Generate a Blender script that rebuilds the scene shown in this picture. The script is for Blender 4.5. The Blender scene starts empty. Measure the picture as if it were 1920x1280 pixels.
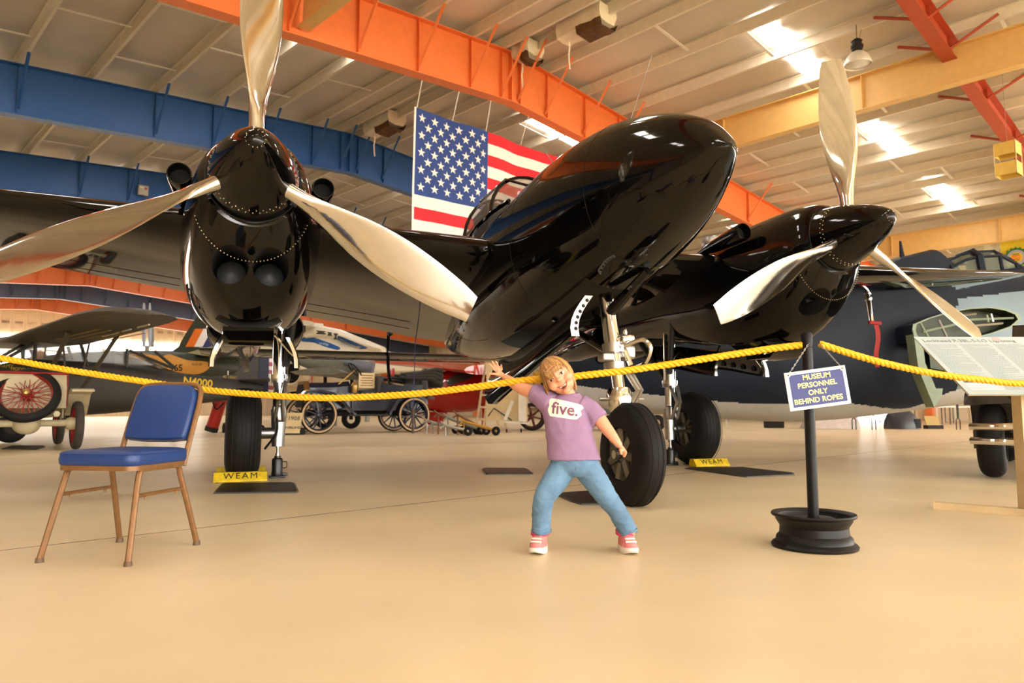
import bpy, bmesh, math, random
from mathutils import Vector as V, Matrix as M4
from mathutils.bvhtree import BVHTree
from mathutils import noise as mnoise
R = math.radians
rnd = random.Random(7)
scene = bpy.context.scene
col = scene.collection

# ------------------------------------------------------------------ camera
FPX, PITCH, CAMH = 1351.5, .0926, .6687
cam = bpy.data.cameras.new('camera'); cam.sensor_width = 36; cam.lens = 36 * FPX / 1920
cam.clip_start = .05; cam.clip_end = 500
camo = bpy.data.objects.new('camera', cam); col.objects.link(camo)
camo.location = (0, 0, CAMH); camo.rotation_euler = (math.pi / 2 + PITCH, 0, 0)
scene.camera = camo
cam.dof.use_dof = True; cam.dof.focus_distance = 4.0; cam.dof.aperture_fstop = 4.0

# ------------------------------------------------------------------ world, light, exposure
scene.view_settings.view_transform = 'Standard'; scene.view_settings.look = 'None'
scene.view_settings.gamma = 1; scene.view_settings.use_curve_mapping = False
scene.view_settings.exposure = 1.32
scene.cycles.use_denoising = True
scene.cycles.max_bounces = 7; scene.cycles.diffuse_bounces = 4; scene.cycles.glossy_bounces = 4
scene.cycles.sample_clamp_indirect = 8; scene.cycles.caustics_reflective = False; scene.cycles.caustics_refractive = False
world = bpy.data.worlds.new('sky'); scene.world = world; world.use_nodes = True
wn = world.node_tree.nodes['Background']
wn.inputs[0].default_value = (1.0, .965, .91, 1); wn.inputs[1].default_value = 4.6

# ------------------------------------------------------------------ picking points by pixel + distance
def ray(x, y):
    c, s = math.cos(PITCH), math.sin(PITCH); b = 640 - y
    return V((x - 960, FPX * c - b * s, FPX * s + b * c))
def at(x, y, Y):
    r = ray(x, y); return V((0, 0, CAMH)) + r * (Y / r.y)
def gp(x, y, z=0.):
    r = ray(x, y); return V((0, 0, CAMH)) + r * ((z - CAMH) / r.z)

# ------------------------------------------------------------------ materials
def mat(name, c, rough=.5, metal=0., var=.08, vs=6., bump=0., bs=40., coat=0., emit=0., alpha=1., trans=0., sub=0., spec=.5, coord='Object', croug=.03):
    m = bpy.data.materials.get(name)
    if m: return m
    m = bpy.data.materials.new(name); m.use_nodes = True
    nt = m.node_tree; n = nt.nodes; b = n['Principled BSDF']
    def lk(a, o): nt.links.new(a, o)
    tc = n.new('ShaderNodeTexCoord')
    no = n.new('ShaderNodeTexNoise'); no.inputs['Scale'].default_value = vs; no.inputs['Detail'].default_value = 5
    lk(tc.outputs[coord], no.inputs['Vector'])
    mp = n.new('ShaderNodeMapRange'); mp.inputs['From Min'].default_value = .3; mp.inputs['From Max'].default_value = .7
    mp.inputs['To Min'].default_value = 1 - var; mp.inputs['To Max'].default_value = 1 + var
    lk(no.outputs['Fac'], mp.inputs['Value'])
    mx = n.new('ShaderNodeMix'); mx.data_type = 'RGBA'; mx.blend_type = 'MULTIPLY'; mx.inputs[0].default_value = 1
    mx.inputs[6].default_value = (*c[:3], 1)
    lk(mp.outputs[0], mx.inputs[7]); lk(mx.outputs[2], b.inputs['Base Color'])
    b.inputs['Roughness'].default_value = rough; b.inputs['Metallic'].default_value = metal
    b.inputs['Specular IOR Level'].default_value = spec
    b.inputs['Coat Weight'].default_value = coat; b.inputs['Coat Roughness'].default_value = croug
    b.inputs['Alpha'].default_value = alpha; b.inputs['Transmission Weight'].default_value = trans
    if sub: b.inputs['Subsurface Weight'].default_value = sub; b.inputs['Subsurface Radius'].default_value = (.01, .004, .002)
    if emit:
        b.inputs['Emission Strength'].default_value = emit; lk(mx.outputs[2], b.inputs['Emission Color'])
    if bump:
        n2 = n.new('ShaderNodeTexNoise'); n2.inputs['Scale'].default_value = bs; n2.inputs['Detail'].default_value = 4
        lk(tc.outputs[coord], n2.inputs['Vector'])
        bp = n.new('ShaderNodeBump'); bp.inputs['Strength'].default_value = bump; bp.inputs['Distance'].default_value = .02
        lk(n2.outputs['Fac'], bp.inputs['Height']); lk(bp.outputs[0], b.inputs['Normal'])
    return m
def sr(r, g, b):    # 0..255 sRGB -> linear
    return tuple(((v / 255) / 12.92 if v / 255 <= .04045 else ((v / 255 + .055) / 1.055) ** 2.4) for v in (r, g, b))

# ------------------------------------------------------------------ mesh builder
class MB:
    def __init__(s): s.v = []; s.f = []; s.m = []; s.mi = 0
    def add(s, vs, fs):
        o = len(s.v); s.v += [V(p) for p in vs]; s.f += [tuple(i + o for i in f) for f in fs]; s.m += [s.mi] * len(fs); return s
    def box(s, c, d, rot=None, taper=1.):
        c = V(c); x, y, z = d[0] / 2, d[1] / 2, d[2] / 2
        ps = [V((sx * x * (taper if sz > 0 else 1), sy * y * (taper if sz > 0 else 1), sz * z)) for sz in (-1, 1) for sx, sy in ((-1, -1), (1, -1), (1, 1), (-1, 1))]
        if rot is not None: ps = [rot @ p for p in ps]
        return s.add([p + c for p in ps], [(3, 2, 1, 0), (4, 5, 6, 7), (0, 1, 5, 4), (1, 2, 6, 5), (2, 3, 7, 6), (3, 0, 4, 7)])
    def rbox(s, c, d, r=.01, rot=None):      # box with chamfered edges
        bm = bmesh.new(); bmesh.ops.create_cube(bm, size=1)
        for v in bm.verts: v.co = V((v.co.x * d[0], v.co.y * d[1], v.co.z * d[2]))
        bmesh.ops.bevel(bm, geom=bm.edges[:], offset=min(r, min(d) * .49), segments=3, profile=.5, affect='EDGES')
        return s.bm(bm, c, rot)
    def bm(s, bm, c=(0, 0, 0), rot=None):
        bm.verts.index_update(); c = V(c)
        vs = [((rot @ v.co) if rot is not None else v.co) + c for v in bm.verts]
        fs = [[v.index for v in f.verts] for f in bm.faces]; bm.free(); return s.add(vs, fs)
    def loft(s, rings, cap=True, closed=True):
        n = len(rings[0]); o = []
        vs = [p for r in rings for p in r]; fs = []
        for i in range(len(rings) - 1):
            for j in range(n if closed else n - 1):
                k = (j + 1) % n
                fs.append((i * n + j, i * n + k, (i + 1) * n + k, (i + 1) * n + j))
        if cap and closed:
            fs.append(tuple(range(n))[::-1]); fs.append(tuple((len(rings) - 1) * n + j for j in range(n)))
        return s.add(vs, fs)
    def tube(s, pts, r, n=10, cap=True, closed=False, flat=1.):
        pts = [V(p) for p in pts]; rs = r if isinstance(r, (list, tuple)) else [r] * len(pts)
        N = len(pts); rings = []; t0 = None; u = None
        for i, p in enumerate(pts):
            if closed: t = (pts[(i + 1) % N] - pts[i - 1]).normalized()
            else: t = (pts[min(i + 1, N - 1)] - pts[max(i - 1, 0)]).normalized()
            if u is None:
                u = t.orthogonal().normalized() if abs(t.z) > .95 else t.cross(V((0, 0, 1))).normalized()
            else:
                u = (u - t * u.dot(t)).normalized()
            w = t.cross(u)
            rings.append([p + (u * math.cos(a) + w * math.sin(a) * flat) * rs[i] for a in (2 * math.pi * k / n for k in range(n))])
        if closed: rings.append(rings[0]); return s.loft(rings, cap=False)
        return s.loft(rings, cap)
    def lathe(s, prof, n=24, c=(0, 0, 0), ax=(0, 0, 1), closed=False):   # prof: (radius, height)
        ax = V(ax).normalized(); c = V(c); u = ax.orthogonal().normalized(); w = ax.cross(u)
        rings = [[c + ax * h + (u * math.cos(a) + w * math.sin(a)) * max(r, 1e-4) for a in (2 * math.pi * k / n for k in range(n))] for r, h in prof]
        if closed: rings.append(rings[0])
        return s.loft(rings, cap=not closed)
    def ell(s, c, d, rot=None, n=16, m=10):
        c = V(c); rings = []
        for i in range(m + 1):
            a = math.pi * i / m - math.pi / 2; z = math.sin(a); r = max(math.cos(a), 1e-3)
            ring = [V((d[0] * r * math.cos(b), d[1] * r * math.sin(b), d[2] * z)) for b in (2 * math.pi * k / n for k in range(n))]
            rings.append([((rot @ p) if rot is not None else p) + c for p in ring])
        return s.loft(rings)
    def prism(s, poly, th, fn):     # poly 2-d outline; fn(u, v, w) -> point; w in -th/2..th/2
        n = len(poly)
        vs = [fn(u, v, -th / 2) for u, v in poly] + [fn(u, v, th / 2) for u, v in poly]
        return s.add(vs, [tuple(range(n))[::-1], tuple(range(n, 2 * n))] + [(i, (i + 1) % n, n + (i + 1) % n, n + i) for i in range(n)])
    def xf(s, mx):
        s.v = [mx @ p for p in s.v]; return s
    def mesh(s, name, mats, smooth=35):
        me = bpy.data.meshes.new(name); me.from_pydata(s.v, [], s.f)
        for m in (mats if isinstance(mats, (list, tuple)) else [mats]): me.materials.append(m)
        if any(s.m): me.polygons.foreach_set('material_index', s.m)
        bm = bmesh.new(); bm.from_mesh(me); bmesh.ops.recalc_face_normals(bm, faces=bm.faces[:]); bm.to_mesh(me); bm.free()
        if smooth:
            me.polygons.foreach_set('use_smooth', [True] * len(me.polygons)); me.set_sharp_from_angle(angle=R(smooth))
        me.update(); return me
    def build(s, name, mats, parent=None, smooth=35, label=None):
        return link(name, s.mesh(name, mats, smooth), parent, label)
def link(name, me, parent=None, label=None):
    o = bpy.data.objects.new(name, me); col.objects.link(o)
    if parent is not None: o.parent = parent
    if label: o['label'] = label
    return o
def thing(name, label, cat, loc=(0, 0, 0), rz=0., group=None):
    o = bpy.data.objects.new(name, None); col.objects.link(o); o.empty_display_size = .1
    o.location = loc; o.rotation_euler = (0, 0, rz); tag(o, label, cat, group); return o
def tag(o, label, cat, group=None):
    o['label'] = label; o['category'] = cat
    if group: o['group'] = group
    return o
def structure(o): o['kind'] = 'structure'; return o
def dup(o, parent=None):
    c = o.copy(); col.objects.link(c); c.parent = parent
    for ch in list(o.children): dup(ch, c)
    return c
def text_mesh(body, size, mx, material, parent, name='lettering', ext=.001, align='CENTER', bold=0., proj=None, sx=1., space=1.):
    cu = bpy.data.curves.new('t', 'FONT'); cu.body = body; cu.size = size; cu.align_x = align; cu.align_y = 'CENTER'
    cu.extrude = ext; cu.offset = bold; cu.resolution_u = 3; cu.space_character = space
    ob = bpy.data.objects.new('t', cu); col.objects.link(ob)
    me = bpy.data.meshes.new_from_object(ob.evaluated_get(bpy.context.evaluated_depsgraph_get()))
    bpy.data.objects.remove(ob); bpy.data.curves.remove(cu)
    for v in me.vertices:
        p = mx @ V((v.co.x * sx, v.co.y, v.co.z)); v.co = proj(p) if proj else p
    me.materials.clear(); me.materials.append(material); me.name = name
    return link(name, me, parent)
def frame_mx(origin, xdir, ydir):        # matrix whose local x,y lie in a plane, z = normal
    x = V(xdir).normalized(); z = x.cross(V(ydir)).normalized(); y = z.cross(x)
    m = M4((x, y, z)).transposed().to_4x4(); m.translation = V(origin); return m
def cr(pts, n=8, closed=False):          # Catmull-Rom through points
    pts = [V(p) for p in pts]; N = len(pts); out = []
    for i in range(N if closed else N - 1):
        g = (lambda k: pts[k % N]) if closed else (lambda k: pts[min(max(k, 0), N - 1)])
        p0, p1, p2, p3 = g(i - 1), g(i), g(i + 1), g(i + 2)
        for j in range(n):
            t = j / n
            out.append(.5 * ((2 * p1) + (p2 - p0) * t + (2 * p0 - 5 * p1 + 4 * p2 - p3) * t * t + (3 * p1 - p0 - 3 * p2 + p3) * t ** 3))
    if not closed: out.append(pts[-1])
    return out
def interp(tab, x):                      # piecewise smooth table lookup: tab rows (x, a, b, ...), x descending or ascending
    if tab[0][0] > tab[-1][0]: tab = tab[::-1]
    if x <= tab[0][0]: return tab[0][1:]
    for i in range(len(tab) - 1):
        if x <= tab[i + 1][0]:
            t = (x - tab[i][0]) / (tab[i + 1][0] - tab[i][0])
            g = lambda k: tab[min(max(k, 0), len(tab) - 1)]
            a0, a1, a2, a3 = g(i - 1), g(i), g(i + 1), g(i + 2); o = []
            for k in range(1, len(a1)):
                h = a2[0] - a1[0]
                m1 = (a2[k] - a0[k]) / max(a2[0] - a0[0], 1e-6) * h; m2 = (a3[k] - a1[k]) / max(a3[0] - a1[0], 1e-6) * h
                o.append((2 * t ** 3 - 3 * t * t + 1) * a1[k] + (t ** 3 - 2 * t * t + t) * m1 + (-2 * t ** 3 + 3 * t * t) * a2[k] + (t ** 3 - t * t) * m2)
            return tuple(o)
    return tab[-1][1:]
def sec(x, y0, w, zt, zb, n=40, e=.9, zm=None):       # one cross-section ring of a body lying along x
    zm = (zt + zb) / 2 if zm is None else zm; o = []
    for k in range(n):
        a = 2 * math.pi * k / n; c, s_ = math.cos(a), math.sin(a)
        X = math.copysign(abs(c) ** e, c) * w; q = math.copysign(abs(s_) ** e, s_)
        o.append(V((x, y0 + X, zm + q * ((zt - zm) if q > 0 else (zm - zb)))))
    return o
def body_loft(mb, tab, xs, y0=0., n=40, e=.9, zm=None):
    mb.loft([sec(x, y0, *interp(tab, x)[:3], n=n, e=e, zm=(interp(tab, x)[3] if len(tab[0]) > 4 else zm)) for x in xs]); return mb
def foil(t=.12, camber=.02, n=9):        # airfoil outline, chord 0..1 from leading edge, closed loop
    up = []; lo = []
    for i in range(n + 1):
        x = (1 - math.cos(math.pi * i / n)) / 2
        yt = 5 * t * (.2969 * math.sqrt(x) - .126 * x - .3516 * x * x + .2843 * x ** 3 - .1036 * x ** 4)
        yc = camber * 4 * x * (1 - x); up.append((x, yc + yt)); lo.append((x, yc - yt))
    return up + lo[::-1][1:-1]
def wing(mb, st, n=9, camber=.02):       # stations (y, xLE, chord, z, t/c)
    mb.loft([[V((xl - c * u, y, z + c * v)) for u, v in foil(t, camber, n)] for y, xl, c, z, t in st]); return mb

# ------------------------------------------------------------------ shared materials
K = {}
K['orange'] = mat('orange_steel', sr(232, 122, 62), .42, var=.05)
K['red'] = mat('shaded_orange_steel', sr(178, 74, 44), .45, var=.06)  # the orange steel again, with shade put into its colour
K['blue'] = mat('blue_steel', sr(38, 88, 152), .42, var=.05)
K['slate'] = mat('slate_blue_steel', sr(70, 84, 120), .45, var=.05)
K['yellow_steel'] = mat('cream_yellow_steel', sr(224, 182, 112), .45, var=.05)
K['cream'] = mat('cream_purlin_paint', sr(228, 218, 198), .5, var=.05)
K['black'] = mat('gloss_black_paint', (.003, .0027, .0024), .05, var=.2, coat=.0, spec=.34)
K['chrome'] = mat('polished_aluminium', (.70, .68, .645), .10, 1., var=.06, bump=.12, bs=2.2)
K['steel'] = mat('dull_steel', (.42, .41, .39), .35, 1., var=.15)
K['rubber'] = mat('black_rubber', (.008, .0075, .007), .6, var=.25, bump=.05, bs=90, spec=.22)
K['dark'] = mat('dark_cavity', (.008, .007, .006), .8, var=.2)
K['white'] = mat('white_paint', sr(232, 226, 214), .45, var=.05)
K['wood'] = mat('light_wood', sr(214, 190, 148), .55, var=.12)
K['red_paint'] = mat('gloss_red_paint', sr(186, 26, 18), .18, var=.08, coat=.5)
K['yellow'] = mat('yellow_paint', sr(226, 186, 20), .5, var=.12)
K['grey'] = mat('grey_metal_paint', sr(140, 138, 128), .4, var=.1)
K['dgrey'] = mat('dark_grey_paint', sr(44, 44, 44), .5, var=.15)
K['black_ink'] = mat('black_lettering', (.01, .01, .01), .6)
K['white_ink'] = mat('white_lettering', (.85, .84, .8), .6)
# ================================================================== the hangar
BY = .7998
TD = V((math.sin(BY), math.cos(BY), 0)); DD = V((-math.cos(BY), math.sin(BY), 0)); ZZ = V((0, 0, 1))
R0 = V((-.0664, 17.2078, 0)); ZR = 9.4687; SLOPE = .083; BAY = 7.45
def H(s, t, z): return R0 + DD * s + TD * t + ZZ * z
def zroof(t): return ZR - SLOPE * abs(t)
HM = frame_mx(R0, DD, TD)                 # local x = along the ridge, y = across; z flips
HMX = M4((DD, TD, -ZZ)).transposed().to_4x4(); HMX.translation = R0
S0, S1, TW = -30.0, 57.0, 32.0
# floor: poured slabs with saw-cut joints
fm = mat('polished_beige_floor', sr(228, 209, 172), .40, var=.09, vs=.9, bump=.10, bs=3.0, coat=.10, croug=.16, spec=.4, coord='Object')
jm = mat('floor_joint', sr(60, 46, 32), .9)
floor = MB().box(((H((S0 + S1) / 2, 0, 0)).x, H((S0 + S1) / 2, 0, 0).y, -.1025), (S1 - S0 + 24, 2 * TW + 4, .2), rot=M4((DD, TD, ZZ)).transposed().to_3x3() @ M4.Diagonal((1, 1, 1)).to_3x3()).build('floor', jm, smooth=0)
structure(floor)
SC = -8.2                                   # saw cut through the foreground
ss = [SC + 6.2 * k for k in range(-6, 13)]; ts = [-32.0, 32.0]
for a, b in zip(ss[:-1], ss[1:]):
    for c, d in zip(ts[:-1], ts[1:]):
        mb = MB(); g = .006
        vs = [H(s, t, z) for z in (-.02, 0) for s, t in ((a + g, c + g), (b - g, c + g), (b - g, d - g), (a + g, d - g))]
        mb.add(vs, [(0, 1, 2, 3), (4, 5, 6, 7), (0, 1, 5, 4), (1, 2, 6, 5), (2, 3, 7, 6), (3, 0, 4, 7)])
        mb.m = [0, 0, 1, 1, 1, 1]; mb.build('slab', [fm, jm], floor, smooth=0)
# ceiling: blanket insulation sagging between purlins
im = mat('vinyl_roof_insulation', sr(204, 194, 178), .36, var=.07, vs=.7, bump=.6, bs=1.8)
PT = [.32] + [1.31 + 1.52 * k for k in range(0, 20)]
PT = [t for t in PT if t < TW]
mb = MB(); rows = []
tl = sorted([-t for t in PT] + PT); tl = [-TW] + tl + [TW]
tt = []
for a, b in zip(tl[:-1], tl[1:]):
    for k in range(5): tt.append((a + (b - a) * k / 5, 4 * (k / 5) * (1 - k / 5), b - a))
tt.append((TW, 0, 1))
ns = 240
for i in range(ns + 1):
    s = S0 + (S1 - S0) * i / ns; rows.append([H(s, t, zroof(t) + .30 - .10 * q * (.6 + .8 * abs(math.sin(s * 2.1 + t * 3.7) * math.sin(s * .83 + t))) * min(1, w)) for t, q, w in tt])
mb.loft(rows, closed=False)
ceiling = structure(mb.build('ceiling', im, smooth=60))
# purlins, straps, skylights
pm = MB()
L_ = S1 - S0
for y0, z0, dy, dz in ((0, .12, .012, .24), (.03, .235, .075, .012), (-.03, .006, .075, .012)):
    pm.box((0, y0, z0), (L_, dy, dz))
pme = pm.mesh('purlin', K['cream'], 0)
PR = M4((DD, TD, ZZ)).transposed().to_4x4() if DD.cross(TD).z > 0 else None
def hrot(sy=1):       # proper rotation: x along the ridge, y across, z up
    return M4((DD, -TD, ZZ)).transposed().to_4x4()
for t in PT:
    for sg in (1, -1):
        o = link('purlin', pme, ceiling); m = hrot(); m.translation = H((S0 + S1) / 2, sg * t, zroof(t)); o.matrix_local = m
sm = MB().box((0, 0, 0), (.075, 1.42, .012)).mesh('strap', K['white'], 0)
skm = mat('skylight_daylight', (1.0, .97, .92), .6, emit=8.5, var=.03)
skw = MB().box((0, 0, 0), (.52, 1.2, .03)).mesh('skylight', skm, 0)
for k in range(-3, 7):
    for sg in (1, -1):
        for tc in (4.35, 10.43, 16.51):
            for q in (-.76, .76):
                t = tc + q; o = link('skylight', skw, ceiling); m = hrot() @ M4.Rotation(sg * math.atan(SLOPE), 4, 'X'); m.translation = H(2.33 + BAY * k, sg * t, zroof(t) + .19); o.matrix_local = m
for k in range(-3, 4):
    for sg in (1, -1):
        for i, (a, b) in enumerate(zip(PT[:-1], PT[1:])):
            if a > 16 and k > 0 or (b - a) < 1.2: continue
            t = (a + b) / 2
            for f in ((.22, .55) if i % 2 else (.36, .78)):
                if rnd.random() < .25: continue
                o = link('strap', sm, ceiling); m = hrot() @ M4.Rotation(sg * math.atan(SLOPE), 4, 'X'); m.translation = H((k + f) * BAY, sg * t, zroof(t) + .06); o.matrix_local = m
# walls
wm = mat('white_wall_sheeting', sr(222, 206, 176), .55, var=.05)
gm = mat('wall_girt_paint', sr(204, 190, 160), .5)
def wall(name, a, b, z0, z1, rib=None):
    mb = MB(); n = int((b - a).length / .9); d = (b - a).normalized(); nn = d.cross(ZZ); vs = []; pts = []
    for i in range(n):
        for f, o in ((0, 0), (.6, 0), (.68, .05), (.92, .05)):
            pts.append(a + (b - a) * ((i + f) / n) + nn * o)
    pts.append(b); mb.loft([[p + ZZ * z for p in pts] for z in (z0, z1)], closed=False)
    w = structure(mb.build(name, wm, smooth=0))
    for z in [z0 + 1.9 * k for k in range(1, 6) if z0 + 1.9 * k < z1 - .2]:
        MB().add([a - nn * .16 + ZZ * (z - .1), b - nn * .16 + ZZ * (z - .1), b - nn * .16 + ZZ * (z + .1), a - nn * .16 + ZZ * (z + .1), a + ZZ * (z - .1), b + ZZ * (z - .1), b + ZZ * (z + .1), a + ZZ * (z + .1)],
                 [(0, 1, 2, 3), (4, 5, 6, 7), (0, 1, 5, 4), (3, 2, 6, 7)]).build('girt', gm, w, 0)
    return w
ze = zroof(TW) + .3
wall('wall_right', H(S1, TW, 0), H(4.5, TW, 0), 0, ze)
wall('wall_right_header', H(4.5, TW, 0), H(1.5, TW, 0), 1.5, ze)
wall('wall_right_middle', H(1.5, TW, 0), H(-13, TW, 0), 0, ze)
wall('wall_right_front', H(-13, TW, 0), H(S0, TW, 0), 5.6, ze)
wall('wall_left', H(S0, -TW, 0), H(S1, -TW, 0), 0, ze)
wall('wall_back', H(S1, -TW, 0), H(S1, TW, 0), 0, ze + 2.9)
dl = mat('added_glow_panel', (1.0, .95, .86), .6, emit=2.6, var=.03)  # added glowing panels stand in for daylight on the end wall
for k in range(10):
    t0 = -29 + 4.4 * k
    w = MB().add([H(S1 - .2, t0 + a, z) for a, z in ((0, 2.9), (4.1, 2.9), (4.1, 6.6), (0, 6.6))] + [H(S1 - .12, t0 + a, z) for a, z in ((0, 2.9), (4.1, 2.9), (4.1, 6.6), (0, 6.6))], [(0, 1, 2, 3), (4, 5, 6, 7), (0, 1, 5, 4), (1, 2, 6, 5), (2, 3, 7, 6), (3, 0, 4, 7)]).build('window_%d' % (k + 1), dl, None, 0); structure(w)
    for z in (4.1, 5.4): MB().tube([H(S1 - .24, t0, z), H(S1 - .24, t0 + 4.1, z)], .05, 4).build('window_bar', gm, w, 0)
wall('wall_front_header', H(S0, TW, 0), H(S0, -TW, 0), 6.6, ze + 2)
apron = MB().box((*H(S1 + 30, 0, -.3).xy, -.3), (60, 110, .2), rot=M4((DD, -TD, ZZ)).transposed().to_3x3()).build('ground', mat('concrete_apron', sr(190, 180, 160), .8, var=.1, vs=.3), smooth=0)
structure(apron)
apron = MB().box((*H(S0 - 30, 0, -.3).xy, -.3), (60, 110, .2), rot=M4((DD, -TD, ZZ)).transposed().to_3x3()).build('ground', mat('concrete_apron', sr(190, 180, 160), .8, var=.1, vs=.3), smooth=0)
structure(apron)
# frames
def rafter(k, mk, label, depth=1.27):
    s = BAY * k; o = thing('roof_rafter', label, 'beam', H(s, 0, 0), 0, 'gable roof rafters of the hangar')
    m_ = K[mk]; W = .012; inv = M4.Translation(-H(s, 0, 0))
    hm = hrot(); hm.translation = H(s, 0, 0); hm = inv @ hm      # local: x along ridge, y = -t, z up
    for sg in (1, -1):
        d1 = depth * .86
        prof = [(0, ZR), (TW, zroof(TW)), (TW, zroof(TW) - d1), (0, ZR - depth)]
        MB().prism([(-sg * t, z) for t, z in prof], W, lambda u, v, w: V((w, u, v))).xf(hm).build('web', m_, o, 0)
        for nm, za, zb in (('top_flange', ZR, zroof(TW)), ('bottom_flange', ZR - depth, zroof(TW) - d1)):
            MB().prism([(0, za), (-sg * TW, zb), (-sg * TW, zb - .02), (0, za - .02)], .30, lambda u, v, w: V((w, u, v))).xf(hm).build(nm, m_, o, 0)
        c = MB()
        MB().box((0, -sg * (TW - .25), (zroof(TW) - d1) / 2), (.32, .5, zroof(TW) - d1)).xf(hm).build('column', m_, o, 0)
        for i, t in enumerate(PT):
            if t > 20: break
            zb = ZR - depth - (zroof(0) - depth - (zroof(TW) - d1)) * t / TW + .06 - 0
            zb = ZR - depth + ((zroof(TW) - d1) - (ZR - depth)) * t / TW + .05
            if i % 2 == 0 or t < 5:
                MB().box((0, -sg * t, (zroof(t) + zb) / 2), (.17, .012, zroof(t) - zb - .03)).xf(hm).build('stiffener', m_, o, 0)
                for q in (-1, 1):
                    MB().tube([(q * .03, -sg * (t - .04), zb + .12), (q * 1.0, -sg * (t - .04), zroof(t) + .12)], .036, 4).xf(hm).build('flange_brace', m_, o, 0)
    MB().box((0, 0, ZR - depth / 2), (.24, .05, depth + .04)).xf(hm).build('ridge_plate', m_, o, 0)
    return o
rafter(-1.085, 'red', 'orange roof rafter coloured red for shade in the upper right corner crossing the yellow girder', .5)
rafter(0, 'orange', 'bright orange roof rafter nearest the flag, running across the upper middle')
rafter(1, 'blue', 'blue roof rafter next behind the orange one, behind the left propeller')
rafter(2, 'blue', 'lower blue roof rafter just above the left black wing')
rafter(3, 'orange', 'orange roof rafter third behind the flag, mostly hidden by the black wing')
rafter(5, 'orange', 'orange roof rafter glimpsed just beneath the left black wing')
rafter(6, 'slate', 'slate blue roof rafter far away under the left black wing')
rafter(7, 'orange', 'farthest pale orange roof rafter before the bright end wall')
# longitudinal girders
def girder(t, s0, s1, label, depth=.86):
    o = thing('roof_girder', label, 'beam', H(s0, t, 0), 0, 'cream yellow girders along the hangar')
    zt = zroof(t) - .22; hm = hrot(); hm.translation = H(s0, t, 0); hm = M4.Translation(-H(s0, t, 0)) @ hm; L = s1 - s0
    MB().box((L / 2, 0, zt - depth / 2), (L, .014, depth)).xf(hm).build('web', K['yellow_steel'], o, 0)
    MB().box((L / 2, 0, zt), (L, .26, .022)).xf(hm).build('top_flange', K['yellow_steel'], o, 0)
    MB().box((L / 2, 0, zt - depth), (L, .26, .022)).xf(hm).build('bottom_flange', K['yellow_steel'], o, 0)
    x = 1.0
    while x < L:
        if abs((s0 + x) / BAY - round((s0 + x) / BAY)) > .1:
            MB().box((x, 0, zt - depth / 2), (.014, .22, depth - .03)).xf(hm).build('stiffener', K['yellow_steel'], o, 0)
        x += 3.7
girder(6.0, -22, -.1, 'cream yellow girder crossing behind the right propeller blade, at upper right')
girder(19.2, -22, 14, 'farther cream yellow girder low at the right edge above the banners')
girder(-5.6, -16, -.1, 'cream yellow girder overhead joining the orange rafter at top')
# ================================================================== the black twin-boom airplane
YAW, TH, HUBF, HUBZ, ENG = .3535, .10, 2.528, 2.2386, 2.526
air = thing('airplane', 'glossy black twin-boom propeller fighter airplane with polished metal propellers', 'airplane', (-.2032, 7.8687, 0), YAW - math.pi / 2)
BM = M4.Translation((HUBF, 0, HUBZ)) @ M4.Rotation(-TH, 4, 'Y')
AM = M4.Translation(air.location) @ M4.Rotation(YAW - math.pi / 2, 4, 'Z'); AMI = AM.inverted()
def bool_cut(o, cutters, material):
    cs = []
    for c in cutters:
        q = c.build('cut', material, o.parent, 0); cs.append(q)
        md = o.modifiers.new('b', 'BOOLEAN'); md.operation = 'DIFFERENCE'; md.object = q; md.solver = 'EXACT'; md.material_mode = 'TRANSFER'
    bpy.context.view_layer.update()
    me = bpy.data.meshes.new_from_object(o.evaluated_get(bpy.context.evaluated_depsgraph_get()))
    o.modifiers.clear(); o.data = me
    for c in cs: bpy.data.objects.remove(c)
    me.polygons.foreach_set('use_smooth', [True] * len(me.polygons)); me.set_sharp_from_angle(angle=R(32))
def rivet_ring(x, r, n, y0, zc=0., parent=None, a0=0., a1=360., zs=1., size=.0042):
    mb = MB()
    for k in range(n):
        a = R(a0 + (a1 - a0) * (k + .5) / n)
        mb.ell((x, y0 + r * math.sin(a), zc + r * math.cos(a) * zs), (size,) * 3, n=6, m=4)
    o = mb.xf(BM).build('rivets', K['rivet'], parent, 0); o['kind'] = 'stuff'; return o
K['rivet'] = mat('brass_coloured_rivet', (.75, .6, .35), .3, 1.)
# --- pod
POD = list(zip([1.62, 1.6, 1.56, 1.42, 1.15, .8, .35, -.2, -.8, -1.4, -2.0, -2.7, -3.4, -4.0, -4.5],
               [.012, .045, .095, .183, .297, .40, .475, .527, .547, .549, .523, .433, .302, .17, .05],
               [-.235, -.21, -.15, .011, .188, .336, .444, .494, .504, .50, .46, .357, .21, .05, -.1],
               [-.26, -.275, -.305, -.408, -.539, -.637, -.715, -.769, -.81, -.829, -.816, -.751, -.63, -.48, -.3]))
xs = [1.62, 1.612, 1.60, 1.585, 1.56, 1.52, 1.48, 1.42, 1.35, 1.25] + [1.15 - .16 * k for k in range(35)] + [-4.45, -4.5]
pod = body_loft(MB(), POD, xs, n=56, e=.93).xf(BM).build('fuselage_pod', K['black'], air, 50)
bay = MB().box((-.72, 0, -.93), (1.9, .5, .55)).xf(BM)
bool_cut(pod, [bay], K['dark'])
# panel seams of the nose
for x in (.62, -.55):
    w, zt, zb = interp(POD, x)[:3]
    ring = [BM @ p for p in sec(x, 0, w + .0015, zt + .0015, zb - .0015, n=56, e=.93)]
    MB().tube(ring, .0013, 4, closed=True).build('panel_seam', K['dark'], pod, 0)
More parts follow.
